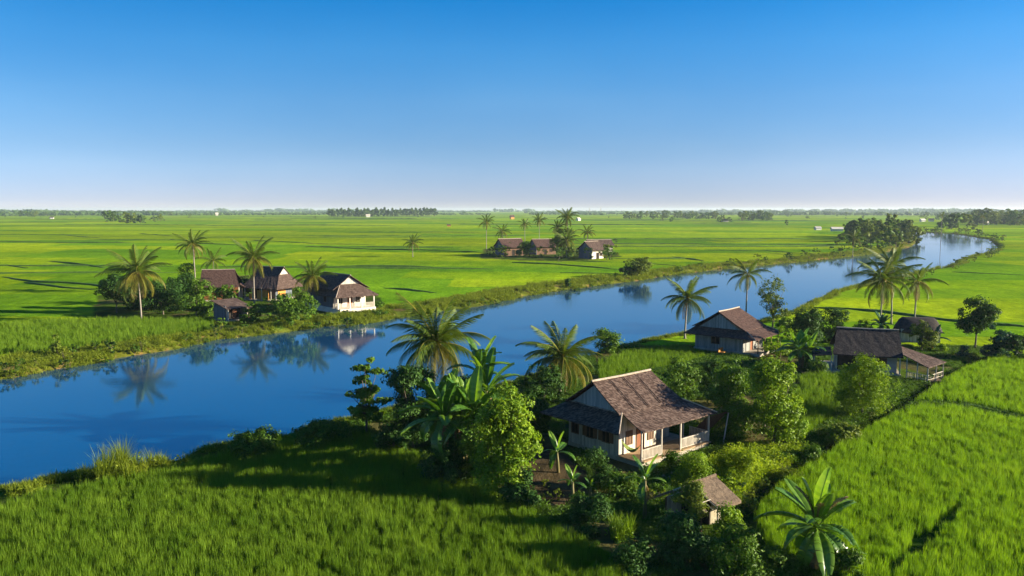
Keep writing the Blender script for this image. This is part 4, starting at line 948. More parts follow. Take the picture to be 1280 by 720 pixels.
a3.wall(0, 7, 0, .14, .354, 4.2, 'planks_shade'); a3.wall(7, 7.14, 0, 6, .354, 4.2, 'planks_shade'); a3.box('sunlit_panel', 'ochre', 7.15, 7.22, .8, 3.6, .6, 2.5); a3.wall(-.14, 0, 0, 6, .354, 4.2, 'planks'); a3.wall(0, 7, 5.86, 6, .354, 4.2, 'planks')  # ochre panels, here and on the porch, carry the wall's orange sunlight as colour
a3.opening('door', 1.0, .36, 1.2, 2.2, frame='redwood'); a3.opening('window', 3.4, 1.3, 1.0, 1.1, frame='ochre', mat='redwood')
a3.box('sunlit_panel', 'ochre', 3.6, 7.1, -2.5, -2.38, .36, 2.6); a3.box('sunlit_panel', 'ochre', .9, 1.7, -2.3, -2.2, .36, 1.6)
a3.roof(-.6, 7.5, -.6, 6.6, 3.0, 8.0, 4.7, 4.7, 'roof_brown'); a3.gable(7.15, .1, 1.1, 4.9, 3.0, 6.1, 7.6, 'planks')
a3.skirt(0, 7.3, 1.2, 4.8, 6.2, 3.1, (1.0, 2.8, 4.2, 2.2), 'roof_brown', caps=False)
for xx in (-.6, 2.6, 5.4, 8.2): a3.post(xx, -2.9, -.1, 3.2, 'palewood')
# front corner of the porch house: the gable end looks to the right, over the water
a4 = House('wooden_house', 'white porched hamlet house on the far bank, its brown skirt roof facing the river', 'house', base_at(417, 391), R(-50), 1.08); a4.foot(-11, 4.5, -1, 9)
a4.box('foundation', 'plaster', -10.2, 3.4, -.3, 7.6, -.2, 1.0)
a4.wall(-10, 0, 0, .14, 1.004, 4.6, 'planks_shade'); a4.wall(-.14, 0, .142, 7.2, 1.004, 4.6, 'plaster'); a4.wall(-10.14, -10, 0, 7.2, 1.004, 4.6, 'planks'); a4.wall(-10, -.14, 7.06, 7.2, 1.004, 4.6, 'planks')
a4.opening('door', 3.1, 1.01, 1.1, 2.1, side='right', at=0, mat='redwood', frame='palewood'); a4.opening('window', 5.0, 1.8, .9, 1.1, side='right', at=0, mat='void', frame='palewood'); a4.opening('window', 1.1, 1.8, .9, 1.1, side='right', at=0, mat='void', frame='palewood')
a4.opening('window', -4.0, 2.0, 1.0, 1.0, frame='wood')
a4.roof(-10.6, .9, -.5, 7.7, 3.6, 7.4, 4.7, 4.7, 'roof_brown', rx1=.6); a4.gable(.02, .1, 1.4, 5.8, 3.6, 5.6, 7.0, 'planks')
a4.skirt(-10, .1, 1.5, 5.7, 5.6, 3.4, (0, 3.5, 2.8, 2.5), 'roof_brown')
for yy in (-.6, 2.0, 4.6, 7.4): a4.post(3.0, yy, 1.0, 3.6, 'plaster', .2)
a4.rail((3.0, 2.1), (3.0, 7.3), 1.002, 1.0); a4.rail((.2, -.2), (2.9, -.2), 1.002, 1.0); a4.rail((3.0, -.5), (3.0, 1.9), 1.002, 1.0)
st = MB()
for k in range(4): st.box(3.42 + .3 * k, 3.71 + .3 * k, .2, 1.6, -.3, .8 - .22 * k)
st.build('stair', M['concrete'], a4.root)

# --- middle distance hamlet
def far_house(label, px, py, yaw, sc, roofm, wl, wf, L_=7, D=6, zr=5.6, ze=3.0, name='wooden_house', skirt=True):
    hh = House(name, label, 'house', base_at(px, py), yaw, sc); hh.foot(-1, L_ + 1, -1, D + 1)
    hh.wall(0, L_, 0, .2, -.2, ze + .2, wf); hh.wall(-.2, 0, 0, D, -.2, ze + .2, wl); hh.wall(L_, L_ + .2, 0, D, -.2, ze + .2, wf); hh.wall(0, L_, D - .2, D, -.2, ze + .2, wl)
    hh.opening('door', L_ * .4, 0, 1.0, 2.0, frame='wood'); hh.opening('window', L_ * .7, 1.0, 1.0, 1.0, frame='wood')
    hh.roof(-.6, L_ + .6, -.9, D + .9, D / 2, zr, ze - .1, ze - .1, roofm); hh.gable(-.16, .14, .1, D - .1, D / 2, ze + .2, zr - .3, wl); hh.gable(L_ - .02, .14, .1, D - .1, D / 2, ze + .2, zr - .3, wf)
    return hh
far_house('brown roofed house with shaded blue gable at the left end of the distant hamlet', 630, 320, R(28), 1.45, 'roof_red', 'planks_shade', 'wood', 7.5)
far_house('brown roofed house in the middle of the distant hamlet among bushes', 671, 318.5, R(24), 1.35, 'roof_red', 'planks_shade', 'wood', 7.5)
far_house('distant hamlet house with brightly lit white end wall and brown roof', 740, 323.5, R(34), 1.4, 'roof_brown', 'planks_shade', 'plaster', 4.6, 6.5)
far_house('low brown roofed house behind the white walled distant one', 738, 315, R(14), 1.5, 'roof_brown', 'planks', 'planks', 8, 5, 4.2, 2.4)

# --- broken thatched shed and leaning sheet by the nearest house
sh = House('ruined_shed', 'half collapsed thatched shed with bare rafters below the nearest house', 'shed', (12.5, 52.9, tz(12.5, 52.9) - .05), R(38)); sh.foot(-.3, 3.6, -1, 3.4)
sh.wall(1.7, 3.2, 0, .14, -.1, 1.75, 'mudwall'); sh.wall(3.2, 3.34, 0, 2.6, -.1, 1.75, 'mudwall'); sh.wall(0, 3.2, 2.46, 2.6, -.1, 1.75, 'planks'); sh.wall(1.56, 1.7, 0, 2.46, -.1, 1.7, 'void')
sh.post(1.5, -.75, -.1, 1.75, 'palewood', .1); sh.post(-.2, -.7, -.1, 1.75, 'wood', .1); sh.post(-.2, 2.4, -.1, 1.8, 'wood', .1)
sh.roof(1.3, 3.8, -1.0, 3.3, 1.3, 2.85, 1.65, 1.6, 'thatch', th=.2, cap='thatch')
mb = MB(); mb.slab([(-.6, 1.3, 2.75), (.5, 1.3, 2.8), (.35, 3.2, 1.75), (-.6, 3.2, 1.7)], .14); mb.slab([(-.5, -.9, 1.75), (.1, -.9, 1.7), (.5, .6, 2.4), (-.3, .9, 2.55)], .1); mb.build('thatch_patch', M['thatch'], sh.root)
mb = MB(); mb.tube([(-.7, 1.3, 2.72), (1.4, 1.3, 2.8)], .06, 5)
for xx in (-.5, .1, .7, 1.2): mb.tube([(xx, 1.3, 2.7), (xx + .05, -.9, 1.66)], .04, 5); mb.tube([(xx, 1.3, 2.7), (xx, 3.2, 1.6)], .04, 5)
for t in (.35, .7): mb.tube([(-.6, 1.3 - 2.2 * t, 2.75 - 1.05 * t), (1.35, 1.3 - 2.2 * t, 2.78 - 1.05 * t)], .03, 5)
mb.build('rafters', M['palewood'], sh.root)
lt = thing('lean_to', 'slanting rusty sheet shelter propped by a pale pole beside the nearest porch', 'shelter', (18.3, 74.6, tz(18.3, 74.6) - .05), R(28))
mb = MB(); mb.slab([(-.6, -.9, 2.6), (2.0, -1.1, 3.0), (1.2, .9, .6), (-1.2, 1.0, .4)], .06); mb.build('roof_sheet', M['rust'], lt)
mb = MB(); mb.tube([(2.0, -1.15, 3.05), (1.25, -1.3, -.1)], .06, 6); mb.build('pole', M['palewood'], lt)
mb = MB(); mb.tube([(-.6, -.95, 2.6), (-.7, -1.0, -.1)], .06, 6); mb.build('pole', M['wood'], lt)
yard_cover()
def slope_cover():
    pts, g = points_in(PX([(832, 604), (880, 580), (945, 556), (1005, 560), (1022, 566), (958, 600), (925, 634), (905, 618), (865, 615)]), 9, 91)
    pts = pts[(polydist(pts[:, 0], pts[:, 1], DITCH, False)[0] > 1.0)]
    s_ = (0.6 + .8 * vnoise(pts[:, 0] * .4, pts[:, 1] * .4, 15)) * g.uniform(.6, 1.3, len(pts))
    scatter('slope_grass', 'tall yellow green weeds on the slope between the nearest porch and the ditch', 'grass', pts, s_, g.uniform(0, 6.28, len(pts)),
            [blade_clump(26, .8, .3, .05, .9, 240), weed_clump(46, .7, .42, .18, 241), weed_clump(46, .9, .4, .16, 242)], M['slopeweed'])
slope_cover()

# ------------------------------------------------------------------ planting
# palms of the near bank
palm('tall coconut palm rising over the banana clump in the near left garden', 541, 530, 428, 116, 1, bend=(.5, -.3), n=24, gold=.5)
palm('short leafy coconut palm just behind the nearest house, crown low above its roof', 700, 492, 447, 98, 2, bend=(.3, .2), n=22, nuts=6)
palm('blue grey coconut palm left of the second house, bare thin trunk against the water', 856, 424, 373, 62, 3, bend=(.3, 0), n=17, gold=.1)
palm('upright palm with dark trunk behind the ridge of the second house', 932, 408, 343, 52, 4, bend=(.1, 0), n=17, gold=.2)
palm('largest palm of the right hand trio, wide heavy crown', 1100, 412, 350, 78, 5, bend=(.3, .2), n=24, dry=4, gold=.2)
palm('taller palm of the right trio, crown pale and crowded behind the largest', 1114, 406, 333, 66, 6, bend=(-.4, .2), n=20, dry=3)
palm('slim palm of the right trio with hanging dry fronds and a small crown', 1143, 404, 352, 60, 7, bend=(.2, .1), n=15, dry=6, nuts=8, gold=.4)
# left hamlet
palm('big golden coconut palm standing in the rice left of the hamlet', 177, 402, 340, 84, 8, bend=(-.5, .2), n=26, gold=.75, dry=2)
palm('coconut palm behind the leftmost hamlet house, standing clear on the left', 245, 366, 305, 48, 9, n=20, bend=(-.4, 0))
palm('low fan of dark fronds behind the leftmost hamlet house roof', 268, 362, 326, 42, 10, n=14, nuts=0, dry=0, gold=0)
palm('tall palm with pale straight trunk between the shed and the middle hamlet house', 318, 381, 322, 60, 11, n=24, gold=.6, bend=(0.1, 0))
palm('leaning palm in front of the white porched hamlet house', 382, 389, 345, 56, 12, n=22, gold=.5, bend=(1.6, .2))
palm('lone small palm in the open paddies left of the distant hamlet', 516, 321, 303, 28, 13, n=18, dry=1)
# distant hamlet
palm('leftmost slim palm of the distant hamlet, tallest bare trunk', 608, 313, 277, 24, 14, n=16, dry=1)
palm('palm rising right behind the distant house with the shaded blue gable', 628, 312, 289, 24, 15, n=16, dry=1)
palm('palm between the two brown roofs of the distant hamlet', 656, 306, 280, 20, 16, n=16, dry=1)
palm('palm with dense crown right of the pair in the distant hamlet', 674, 305, 275, 22, 17, n=18, dry=1)
palm('tallest palm of the distant hamlet, brownish crown over the grove', 709, 316, 271, 30, 18, n=20, dry=5, gold=.3)
palm('dark palm just left of the tallest distant one', 697, 316, 284, 26, 19, n=18, dry=1)
palm('pale green feathery palm in front of the distant grove', 708, 322, 300, 34, 20, n=20, dry=1, gold=.5)
tree('tall dense tree in the middle of the distant hamlet grove', 702, 321, 40, 38, 'olive', 470, nleaf=4200, leaf=.7, nl=10, clump=1.5, z0f=.04)
tree('dark bushy tree between the two brown roofs of the distant hamlet', 655, 321, 24, 17, 'green', 471, nleaf=1800, leaf=.7, nl=6, clump=1.2, z0f=.04)
palm('palm above the white walled distant house', 734, 312, 290, 24, 21, n=16, dry=1)
palm('grey palm with drooping crown on the far bank before the riverside wood', 1066, 318, 297, 26, 22, n=18, dry=4)
palm('faraway palm at the right end of the river bend', 1176, 300, 269, 11, 23, n=12, dry=0, nuts=0)
palm('second faraway palm beside the first at the right river bend', 1228, 293, 270, 12, 24, n=12, dry=0, nuts=0)

# bananas
banana('large banana clump under the tall palm in the near left garden', 580, 588, 5.0, 3.8, 3, n=12, stems=6, spread=1.4, low=-30)
banana('young tall banana beside the light green tree, upright bright leaves', 606, 560, 7.0, 3.8, 8, n=9, stems=2, spread=.8, low=0)
banana('foreground banana plant with ragged dark leaves at the lower right', 1018, 714, 2.7, 3.5, 5, n=22, stems=1, spread=.5, dry=7, low=-45, spikes=3)
banana('bright leaved banana between the nearest porch and the ruined shed', 806, 648, 2.9, 2.0, 9, n=8, stems=1, low=-10)
banana('small pale banana seedling on the dark soil below the grey plank wall', 716, 628, 1.6, 1.5, 11, n=7, dry=0, low=0)
banana('smaller seedling just right of the pale banana seedling', 738, 622, .9, .9, 12, n=6, dry=0, low=0)
banana('dark banana leaves against the shaded left wall of the nearest house', 698, 590, 1.8, 1.8, 13, n=8, dry=0, low=-20)
banana('broad banana clump left of the black tiled house', 1003, 462, 2.8, 3.0, 14, n=11, stems=3, spread=.9, low=-30)
banana('blue green banana behind the black tiled roof below the palm trio', 1098, 424, 2.6, 2.6, 15, n=9, stems=2, low=-10, set_=BLT, dry=0)
banana('blue green banana at the right end of the thatched hut', 1168, 436, 1.8, 2.6, 16, n=8, low=-10, set_=BLT, dry=1)

# named trees, near to far
tree('bright light green round tree at the right of the banana clump', 632, 622, 92, 138, 'lime', 31, nleaf=15000, leaf=.27, nl=16, clump=.62, z0f=.06, limbs=12, top=.75)
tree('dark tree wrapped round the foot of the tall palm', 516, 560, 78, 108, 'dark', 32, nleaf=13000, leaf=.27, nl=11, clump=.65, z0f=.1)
tree('dark broad tree added for its shadow behind the banana clump, mostly hidden by it', 585, 556, 84, 92, 'dark', 331, nleaf=6500, leaf=.28, nl=10, clump=.7, z0f=.05)  # added to thicken the shadow falling across the near rice
tree('dark green tree added for its shadow at the back of the light round one', 606, 600, 76, 112, 'green', 332, nleaf=7000, leaf=.28, nl=11, clump=.65, z0f=.05)  # second added shadow caster for the near left field
tree('green tree between the tall palm and the banana clump', 548, 548, 60, 62, 'green', 33, nleaf=5000, leaf=.26, nl=8, clump=.6, z0f=.1)
tree('slim tree with tiered leaf layers on the near bank point', 459, 545, 50, 102, 'green', 34, nleaf=6500, leaf=.3, clump=.3, z0f=.2, limbs=26, per=24,
     lobes=lambda w, h: [(.3 * w * math.cos(i * 2.1) * (.3 + .5 * (i % 2)), .3 * w * math.sin(i * 2.1) * .8, h * (.26 + .7 * i / 12 + .03 * math.sin(i * 5)), w * (.44 - .024 * i + .06 * math.sin(i * 3)), w * (.4 - .024 * i), h * .022) for i in range(13)])
tree('light green tree in full sun beside the nearest porch roof', 968, 556, 88, 112, 'lime', 35, nleaf=15000, leaf=.25, nl=17, clump=.6, z0f=.02, limbs=14)
tree('darker tree left of the sunlit one, behind the nearest porch', 912, 545, 84, 92, 'green', 36, nleaf=11000, leaf=.26, nl=14, clump=.62, z0f=.02)
tree('slender pointed tree standing above the hedge behind the nearest house', 955, 538, 34, 96, 'lime', 37, nleaf=3600, leaf=.25, nl=9, clump=.5, z0f=.12)
tree('leafy hedge tree right behind the nearest roof ridge', 850, 508, 66, 60, 'green', 38, nleaf=5200, leaf=.26, nl=9, clump=.6, z0f=.04)
tree('dark hedge tree between the nearest roof and the second house', 893, 506, 60, 56, 'dark', 39, nleaf=4600, leaf=.26, nl=8, clump=.6, z0f=.04)
tree('feathery light green bamboo clump in front of the black tiled house', 1078, 521, 94, 74, 'lime', 40, nleaf=14000, leaf=.3, nl=16, clump=.7, z0f=.12, asp=.22, limbs=16)
tree('sparse tall tree on the bank right of the second house', 966, 412, 48, 68, 'olive', 41, nleaf=2600, leaf=.34, nl=10, clump=.8, z0f=.22, limbs=18, per=24)
tree('round dark mango tree with a bare trunk at the right edge of the yards', 1219, 436, 58, 64, 'dark', 42, nleaf=6500, leaf=.36, nl=11, clump=.75, z0f=.38, limbs=12)
tree('pale leafed small tree before the thatched hut', 1152, 438, 38, 42, 'olive', 43, nleaf=2600, leaf=.34, nl=7, clump=.6, z0f=.08)
tree('dense dark tree right of the second house roof', 1010, 436, 60, 46, 'dark', 44, nleaf=5200, leaf=.34, nl=9, clump=.7, z0f=.04)
tree('wide dark shrubby tree behind the broad banana clump', 1040, 428, 52, 40, 'dark', 45, nleaf=4600, leaf=.34, nl=8, clump=.7, z0f=.04)
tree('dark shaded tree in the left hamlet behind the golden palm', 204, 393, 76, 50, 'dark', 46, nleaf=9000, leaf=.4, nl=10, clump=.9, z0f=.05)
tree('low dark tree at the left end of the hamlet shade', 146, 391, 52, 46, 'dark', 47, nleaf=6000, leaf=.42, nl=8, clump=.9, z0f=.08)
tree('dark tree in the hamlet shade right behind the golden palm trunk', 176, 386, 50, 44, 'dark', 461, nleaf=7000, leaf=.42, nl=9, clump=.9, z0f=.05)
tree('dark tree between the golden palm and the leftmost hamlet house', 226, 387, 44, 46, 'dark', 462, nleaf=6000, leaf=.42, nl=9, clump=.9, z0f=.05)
tree('sunlit green tree in front of the leftmost hamlet house', 246, 397, 52, 50, 'green', 48, nleaf=5600, leaf=.38, nl=10, clump=.8, z0f=.06)
tree('pale bushy tree behind the leftmost hamlet house', 234, 362, 40, 30, 'lime', 49, nleaf=2800, leaf=.5, nl=7, clump=1.0, z0f=.05)
tree('tree filling the gap between the leftmost and the middle hamlet house', 300, 372, 34, 28, 'dark', 50, nleaf=2200, leaf=.5, nl=6, clump=.9, z0f=.06)
tree('small green tree in front of the leftmost hamlet house wall', 285, 385, 44, 28, 'green', 51, nleaf=2600, leaf=.38, nl=6, clump=.7, z0f=.05)
tree('bushy tree at the waterline of the far bank, dark on its left side', 797, 346, 46, 28, 'olive', 52, nleaf=3600, leaf=.6, nl=9, clump=1.3, z0f=.04)
tree('dark round bush tree on the near bank by the water, left of the paddy strip', 757, 441, 40, 30, 'green', 53, nleaf=3000, leaf=.32, nl=7, clump=.7, z0f=.05)

# shrubs with their own look
B = bush
B('thick bright leaved bush between the hamlet shed and the porched house', 360, 404, 94, 34, 'green', 60, nleaf=5200, leaf=.42, nl=12, clump=.8)
B('bush at the right of the hamlet shed opening', 312, 405, 34, 26, 'green', 61, nleaf=2200, leaf=.4)
B('small bush right of the white hamlet porch', 474, 394, 24, 16, 'green', 62, nleaf=1200, leaf=.4)
B('pale thin shrub alone at the left end of the far bank', 72, 443, 24, 26, 'olive', 63, nleaf=520, leaf=.38, per=14, clump=.45)
B('low dark bush along the near bank left of the tiered tree', 318, 568, 90, 30, 'weed', 66, nleaf=5200, leaf=.26, nl=10)
B('long low bush on the near bank point by the water', 400, 552, 120, 22, 'weed', 67, nleaf=4600, leaf=.26, nl=12)
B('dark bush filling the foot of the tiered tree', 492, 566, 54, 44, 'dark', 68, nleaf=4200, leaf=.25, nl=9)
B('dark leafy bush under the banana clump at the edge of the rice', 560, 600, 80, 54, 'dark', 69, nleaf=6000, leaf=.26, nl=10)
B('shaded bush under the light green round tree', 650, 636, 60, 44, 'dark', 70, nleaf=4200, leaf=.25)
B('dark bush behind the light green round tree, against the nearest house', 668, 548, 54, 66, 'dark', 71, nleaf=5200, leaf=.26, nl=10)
B('bush left behind the nearest roof under the short palm', 680, 505, 70, 44, 'dark', 72, nleaf=5200, leaf=.27, nl=10)
B('dark flowering bush at the left corner of the nearest porch', 748, 608, 52, 46, 'dark', 73, nleaf=4200, leaf=.2)
B('bushy weeds below the nearest porch corner', 780, 622, 46, 36, 'weed', 74, nleaf=3200, leaf=.2)
B('thin pale shrub in front of the ruined shed', 862, 664, 44, 72, 'olive', 76, nleaf=4200, leaf=.2, per=22, asp=.35)
B('dark undergrowth bush left of the ruined shed', 738, 668, 64, 50, 'dark', 77, nleaf=5600, leaf=.2)
B('yellow green bush at the right corner of the ruined shed', 908, 678, 50, 44, 'lime', 78, nleaf=4200, leaf=.19)
B('dark thicket bush below the ruined shed, with pale specks', 850, 706, 90, 56, 'dark', 79, nleaf=8000, leaf=.19, nl=12)
B('dark thicket bush at the bottom edge, left of the foreground banana', 920, 722, 92, 58, 'green', 80, nleaf=8000, leaf=.19, nl=12)
B('low thicket at the bottom left of the shed thickets', 790, 716, 70, 44, 'dark', 81, nleaf=6000, leaf=.19, nl=10)
B('low bush at the foot of the foreground banana', 975, 716, 60, 44, 'weed', 82, nleaf=5200, leaf=.19, nl=9)
B('low bush right of the foreground banana by the rice edge', 1060, 726, 44, 36, 'weed', 83, nleaf=3200, leaf=.19)
B('bright yellow green bush on the slope right of the nearest porch', 868, 604, 60, 36, 'lime', 84, nleaf=6200, leaf=.16, nl=9)
B('wide sunlit weed bush below the leaning sheet shelter', 925, 598, 76, 34, 'slopeweed', 85, nleaf=6500, leaf=.24, nl=10, asp=.3)
B('small stony ground bush beside the porch steps', 842, 588, 34, 22, 'weed', 86, nleaf=1600, leaf=.2)
B('light bush with big leaves beside the shaded ditch', 1050, 552, 60, 28, 'olive', 87, nleaf=3600, leaf=.3, nl=8)
B('green bush left of the ditch, above the weed slope', 1015, 572, 40, 22, 'green', 88, nleaf=3000, leaf=.24)
B('bush on the slope between the sunlit tree and the ditch', 985, 596, 50, 18, 'bankgrass', 89, nleaf=3400, leaf=.24, asp=.3)
B('bright green bush under the black tiled house eaves', 1020, 470, 34, 22, 'weed', 90, nleaf=1600, leaf=.28)
B('green bush between the second house and the broad banana clump', 976, 446, 46, 34, 'lime', 91, nleaf=2200, leaf=.3)
B('rounded green bushes behind the second house by the water', 905, 405, 56, 26, 'green', 92, nleaf=3400, leaf=.38, nl=9)
B('yellowish bush behind the right end of the second house', 982, 420, 34, 24, 'lime', 93, nleaf=1800, leaf=.38)
B('blue green bush right of the mango tree', 1246, 448, 48, 40, 'teal', 94, nleaf=4200, leaf=.36, nl=9)
B('small blue green ball shaped bush below the mango tree', 1204, 446, 18, 14, 'teal', 95, nleaf=900, leaf=.3)
B('little lime bush left of the small blue green ball bush', 1177, 441, 14, 9, 'lime', 96, nleaf=500, leaf=.3)
B('dark bush at the far right edge by the ditch head', 1276, 452, 44, 32, 'dark', 97, nleaf=3400, leaf=.36)
B('green bush behind the black tiled roof right of the palm trio', 1125, 425, 34, 22, 'green', 98, nleaf=1800, leaf=.34)
B('lime bush left of the blue green banana behind the black tiled roof', 1078, 424, 32, 22, 'lime', 99, nleaf=1600, leaf=.34)
B('round dark bush standing alone on the far bank slope', 709, 358, 12, 13, 'dark', 100, nleaf=700, leaf=.5)
B('dark bush at the left of the far waterline tree', 781, 347, 16, 22, 'dark', 101, nleaf=1100, leaf=.5)
B('lone dark shrub in the paddies right of the distant hamlet', 769, 304, 7, 6, 'far', 102, nleaf=260, leaf=.8)

def tuft(label, px, py, wpx, hpx, mat, seed, n=420):
    x, y, z = place(px, py); k = depth(x, y) / FPX; h_ = hpx * k; g_ = np.random.default_rng(seed); V = []; F = []; o_ = 0
    for i in range(9):
        a, q = i * 2.4, wpx * k * .34 * math.sqrt(i / 9); v, f = blade_clump(n // 9, h_ * g_.uniform(.55, 1.0), wpx * k * .1, .05, .45, seed * 20 + i, 3)
        V.append(v + [q * math.cos(a), q * math.sin(a), 0]); F.append(f + o_); o_ += len(v)
        v, f = weed_clump(n // 12, h_ * .55, wpx * k * .18, .22, seed * 20 + i + 500); V.append(v + [q * math.cos(a + 1), q * math.sin(a + 1), 0]); F.append(f + o_); o_ += len(v)
    r_ = thing('grass_clump', label, 'grass clump', (x, y, z)); link('foliage', mesh_np('foliage', np.concatenate(V), np.concatenate(F), M[mat]), r_); return r_
tuft('tall sunlit grass and herb clump at the near left waterline', 150, 598, 76, 48, 'bankgrass', 64, 900)
tuft('smaller grass clump right of the tall waterline one', 198, 590, 36, 34, 'bankgrass', 65, 500)
tuft('thin grass clump left of the tall waterline one', 108, 602, 30, 26, 'bankgrass', 66, 260)
tuft('low grass clump at the left edge of the near waterline', 30, 616, 50, 22, 'bankgrass', 67, 420)
tuft('spiky grass tuft at the edge of the shaded rice', 776, 676, 40, 38, 'lime', 75, 420)

# copies of a few small shrubs where nothing tells one from another
def copies(name, label, cat, group, spots, protos, wpx=None):
    P = []
    g = random.Random(len(spots) + len(label))
    for i, q in enumerate(spots):
        px, py, s = q; x, y, z = place(px, py); k = depth(x, y) / FPX
        src = protos[i % len(protos)]
        if i < len(protos):
            r = thing(name, label, cat, (x, y, z), g.uniform(0, 6.28), group, s * k)
            link('crown' if cat == 'tree' else 'foliage', src[0], r); link('trunk' if cat == 'tree' else 'stem', src[1], r); P.append(r)
        else: dup(P[i % len(protos)], (x, y, z), g.uniform(0, 6.28), label, group, s * k)
def proto(w, h, mat, seed, nleaf, leaf, z0=.05, nl=6, clump=.12, limbs=5):
    """unit tree (height h, width w in units of its pixel height)"""
    V, F, mb = tree_mesh(lobes_round(w, h - z0 * h, z0 * h, nl, seed), h * max(.3, z0), .02, nleaf, leaf, seed, clump, 26, limbs)
    return (mesh_np('crown', V, F, M[mat]), mb.mesh('trunk', M['bark'], True))
g = random.Random(21)
bankb = [proto(1.5, 1, 'weed', 400, 420, .13), proto(1.9, 1, 'green', 401, 420, .13), proto(1.6, 1, 'olive', 402, 420, .13), proto(2.2, .8, 'bankgrass', 403, 420, .13), proto(1.2, 1.1, 'dark', 404, 380, .13)]
def along(l, n, s0, s1, dv=(0, 0)):
    out = []
    for i in range(n):
        t = g.random() * (len(l) - 1.001); a = int(t); f = t - a
        out.append((l[a][0] + (l[a + 1][0] - l[a][0]) * f, l[a][1] + (l[a + 1][1] - l[a][1]) * f + g.uniform(*dv), g.uniform(s0, s1)))
    return out
copies('shrub', 'low shrub at the right hand waterline of the far river reach', 'shrub', 'low shrubs on the right bank upstream',
       along([(1252, 312), (1240, 318), (1225, 323), (1205, 329), (1185, 338), (1150, 346), (1115, 354)], 26, 4, 9, (-1, 3)), bankb)
copies('shrub', 'small shrub on the far bank between the waterline tree and the riverside wood', 'shrub', 'small shrubs along the far bank',
       along([(830, 344), (900, 335), (960, 329), (1030, 322), (1090, 315)], 34, 5, 11, (-4, 1)), bankb)
copies('shrub', 'small shrub on the far bank downstream of the waterline tree', 'shrub', 'small shrubs on the far bank by the open rice',
       along([(500, 396), (560, 388), (620, 377), (700, 362), (770, 352)], 26, 4, 9, (-5, 1)), bankb)
copies('shrub', 'small shrub on the bank below the left hamlet', 'shrub', 'small shrubs on the bank under the left hamlet',
       along([(0, 468), (100, 450), (200, 433), (300, 415), (400, 405), (470, 400)], 40, 8, 17, (-7, 2)), bankb)
copies('shrub', 'low dark bush edging the water at the top of the river bend', 'shrub', 'bushes along the top of the river bend',
       along([(1146, 289), (1170, 290), (1200, 292), (1225, 295), (1245, 300), (1262, 303)], 34, 4, 8, (-1, 1)), bankb)
copies('shrub', 'low garden weed clump on the slope by the ditch', 'shrub', 'weed clumps on the ditch slope',
       along([(925, 632), (960, 603), (1000, 580), (1040, 556), (1090, 528), (1140, 502), (1180, 470)], 26, 6, 13, (-8, 2)), bankb)
copies('shrub', 'low weed clump in the garden of the nearest house', 'shrub', 'weed clumps round the nearest house',
       [(g.uniform(760, 985), g.uniform(590, 640), g.uniform(10, 20)) for _ in range(26)] + [(g.uniform(650, 760), g.uniform(600, 660), g.uniform(8, 16)) for _ in range(12)], bankb)
copies('shrub', 'low bush in the distant hamlet gardens', 'shrub', 'bushes round the distant hamlet',
       along([(612, 321), (650, 322), (690, 325), (730, 325), (765, 324)], 26, 8, 17, (-4, 1)), bankb)
farp = [proto(1.3, 1, 'green', 410, 620, .17, .08, 8), proto(.9, 1, 'far', 411, 420, .17, .2, 6), proto(1.7, 1, 'green', 412, 620, .17, .06, 9), proto(1.4, 1, 'olive', 413, 560, .17, .08, 8), proto(1.9, .9, 'olive', 414, 560, .17, .04, 8), proto(1.3, 1, 'far', 415, 520, .17, .1, 7)]
copies('riverside_tree', 'tree in the wood on the far bank at the river bend', 'tree', 'trees of the riverside wood at the bend',
       [(g.uniform(1062, 1142), g.uniform(293, 303), g.uniform(13, 22)) for _ in range(34)] + [(1140, 302, 17), (1128, 304, 20), (1112, 307, 24), (1134, 297, 21), (1118, 299, 23), (1102, 302, 20), (1088, 306, 24), (1096, 296, 20), (1080, 298, 19), (1066, 302, 22), (1074, 310, 14), (1050, 306, 14), (1110, 293, 24), (1128, 291, 22), (1090, 291, 20), (1060, 294, 14), (1098, 311, 14), (1120, 309, 16), (1136, 305, 14), (1083, 312, 12)], farp)
copies('grove_tree', 'tree in the small grove out on the left paddies', 'tree', 'trees of the left paddy grove',
       [(137, 277, 15), (131, 275, 11), (142, 277, 12), (158, 278, 12), (166, 279, 12), (172, 279, 13), (180, 279, 10), (176, 280, 10), (150, 278, 8), (162, 279, 10), (200, 277, 9), (192, 275, 7)], farp)
copies('grove_tree', 'tree in the hazy grove at the far left', 'tree', 'trees of the far left grove',
       [(20, 270, 7), (26, 271, 8), (34, 271, 7), (42, 271, 7), (46, 270, 6), (58, 270, 6), (2, 270, 5), (40, 272, 4)], farp)
copies('row_tree', 'tall thin tree in the long straight row near the horizon', 'tree', 'trees of the long row near the horizon',
       [(412 + i * 2.45 + g.uniform(-.6, .6), 271.5 - i * .02 + g.uniform(-.4, .4), g.uniform(8, 11.5)) for i in range(55)], [proto(.75, 1, 'far', 420, 320, .18, .15, 6, .12), proto(.85, 1, 'far', 421, 320, .18, .2, 6, .12)])
copies('grove_tree', 'tree in the groves standing on the plain beyond the middle of the river', 'tree', 'trees of the plain beyond the river',
       [(g.uniform(780, 860), 273 + g.uniform(-1.5, 1.5), g.uniform(5, 9)) for _ in range(24)] + [(g.uniform(852, 900), 273 + g.uniform(-1, 1), g.uniform(6, 9)) for _ in range(14)] + [(g.uniform(925, 963), 275 + g.uniform(-1, 1), g.uniform(8, 12)) for _ in range(14)]
       + [(905, 278, 9), (912, 278, 8), (898, 277, 6), (983, 282, 7), (840, 277, 6), (828, 276, 7)], farp)
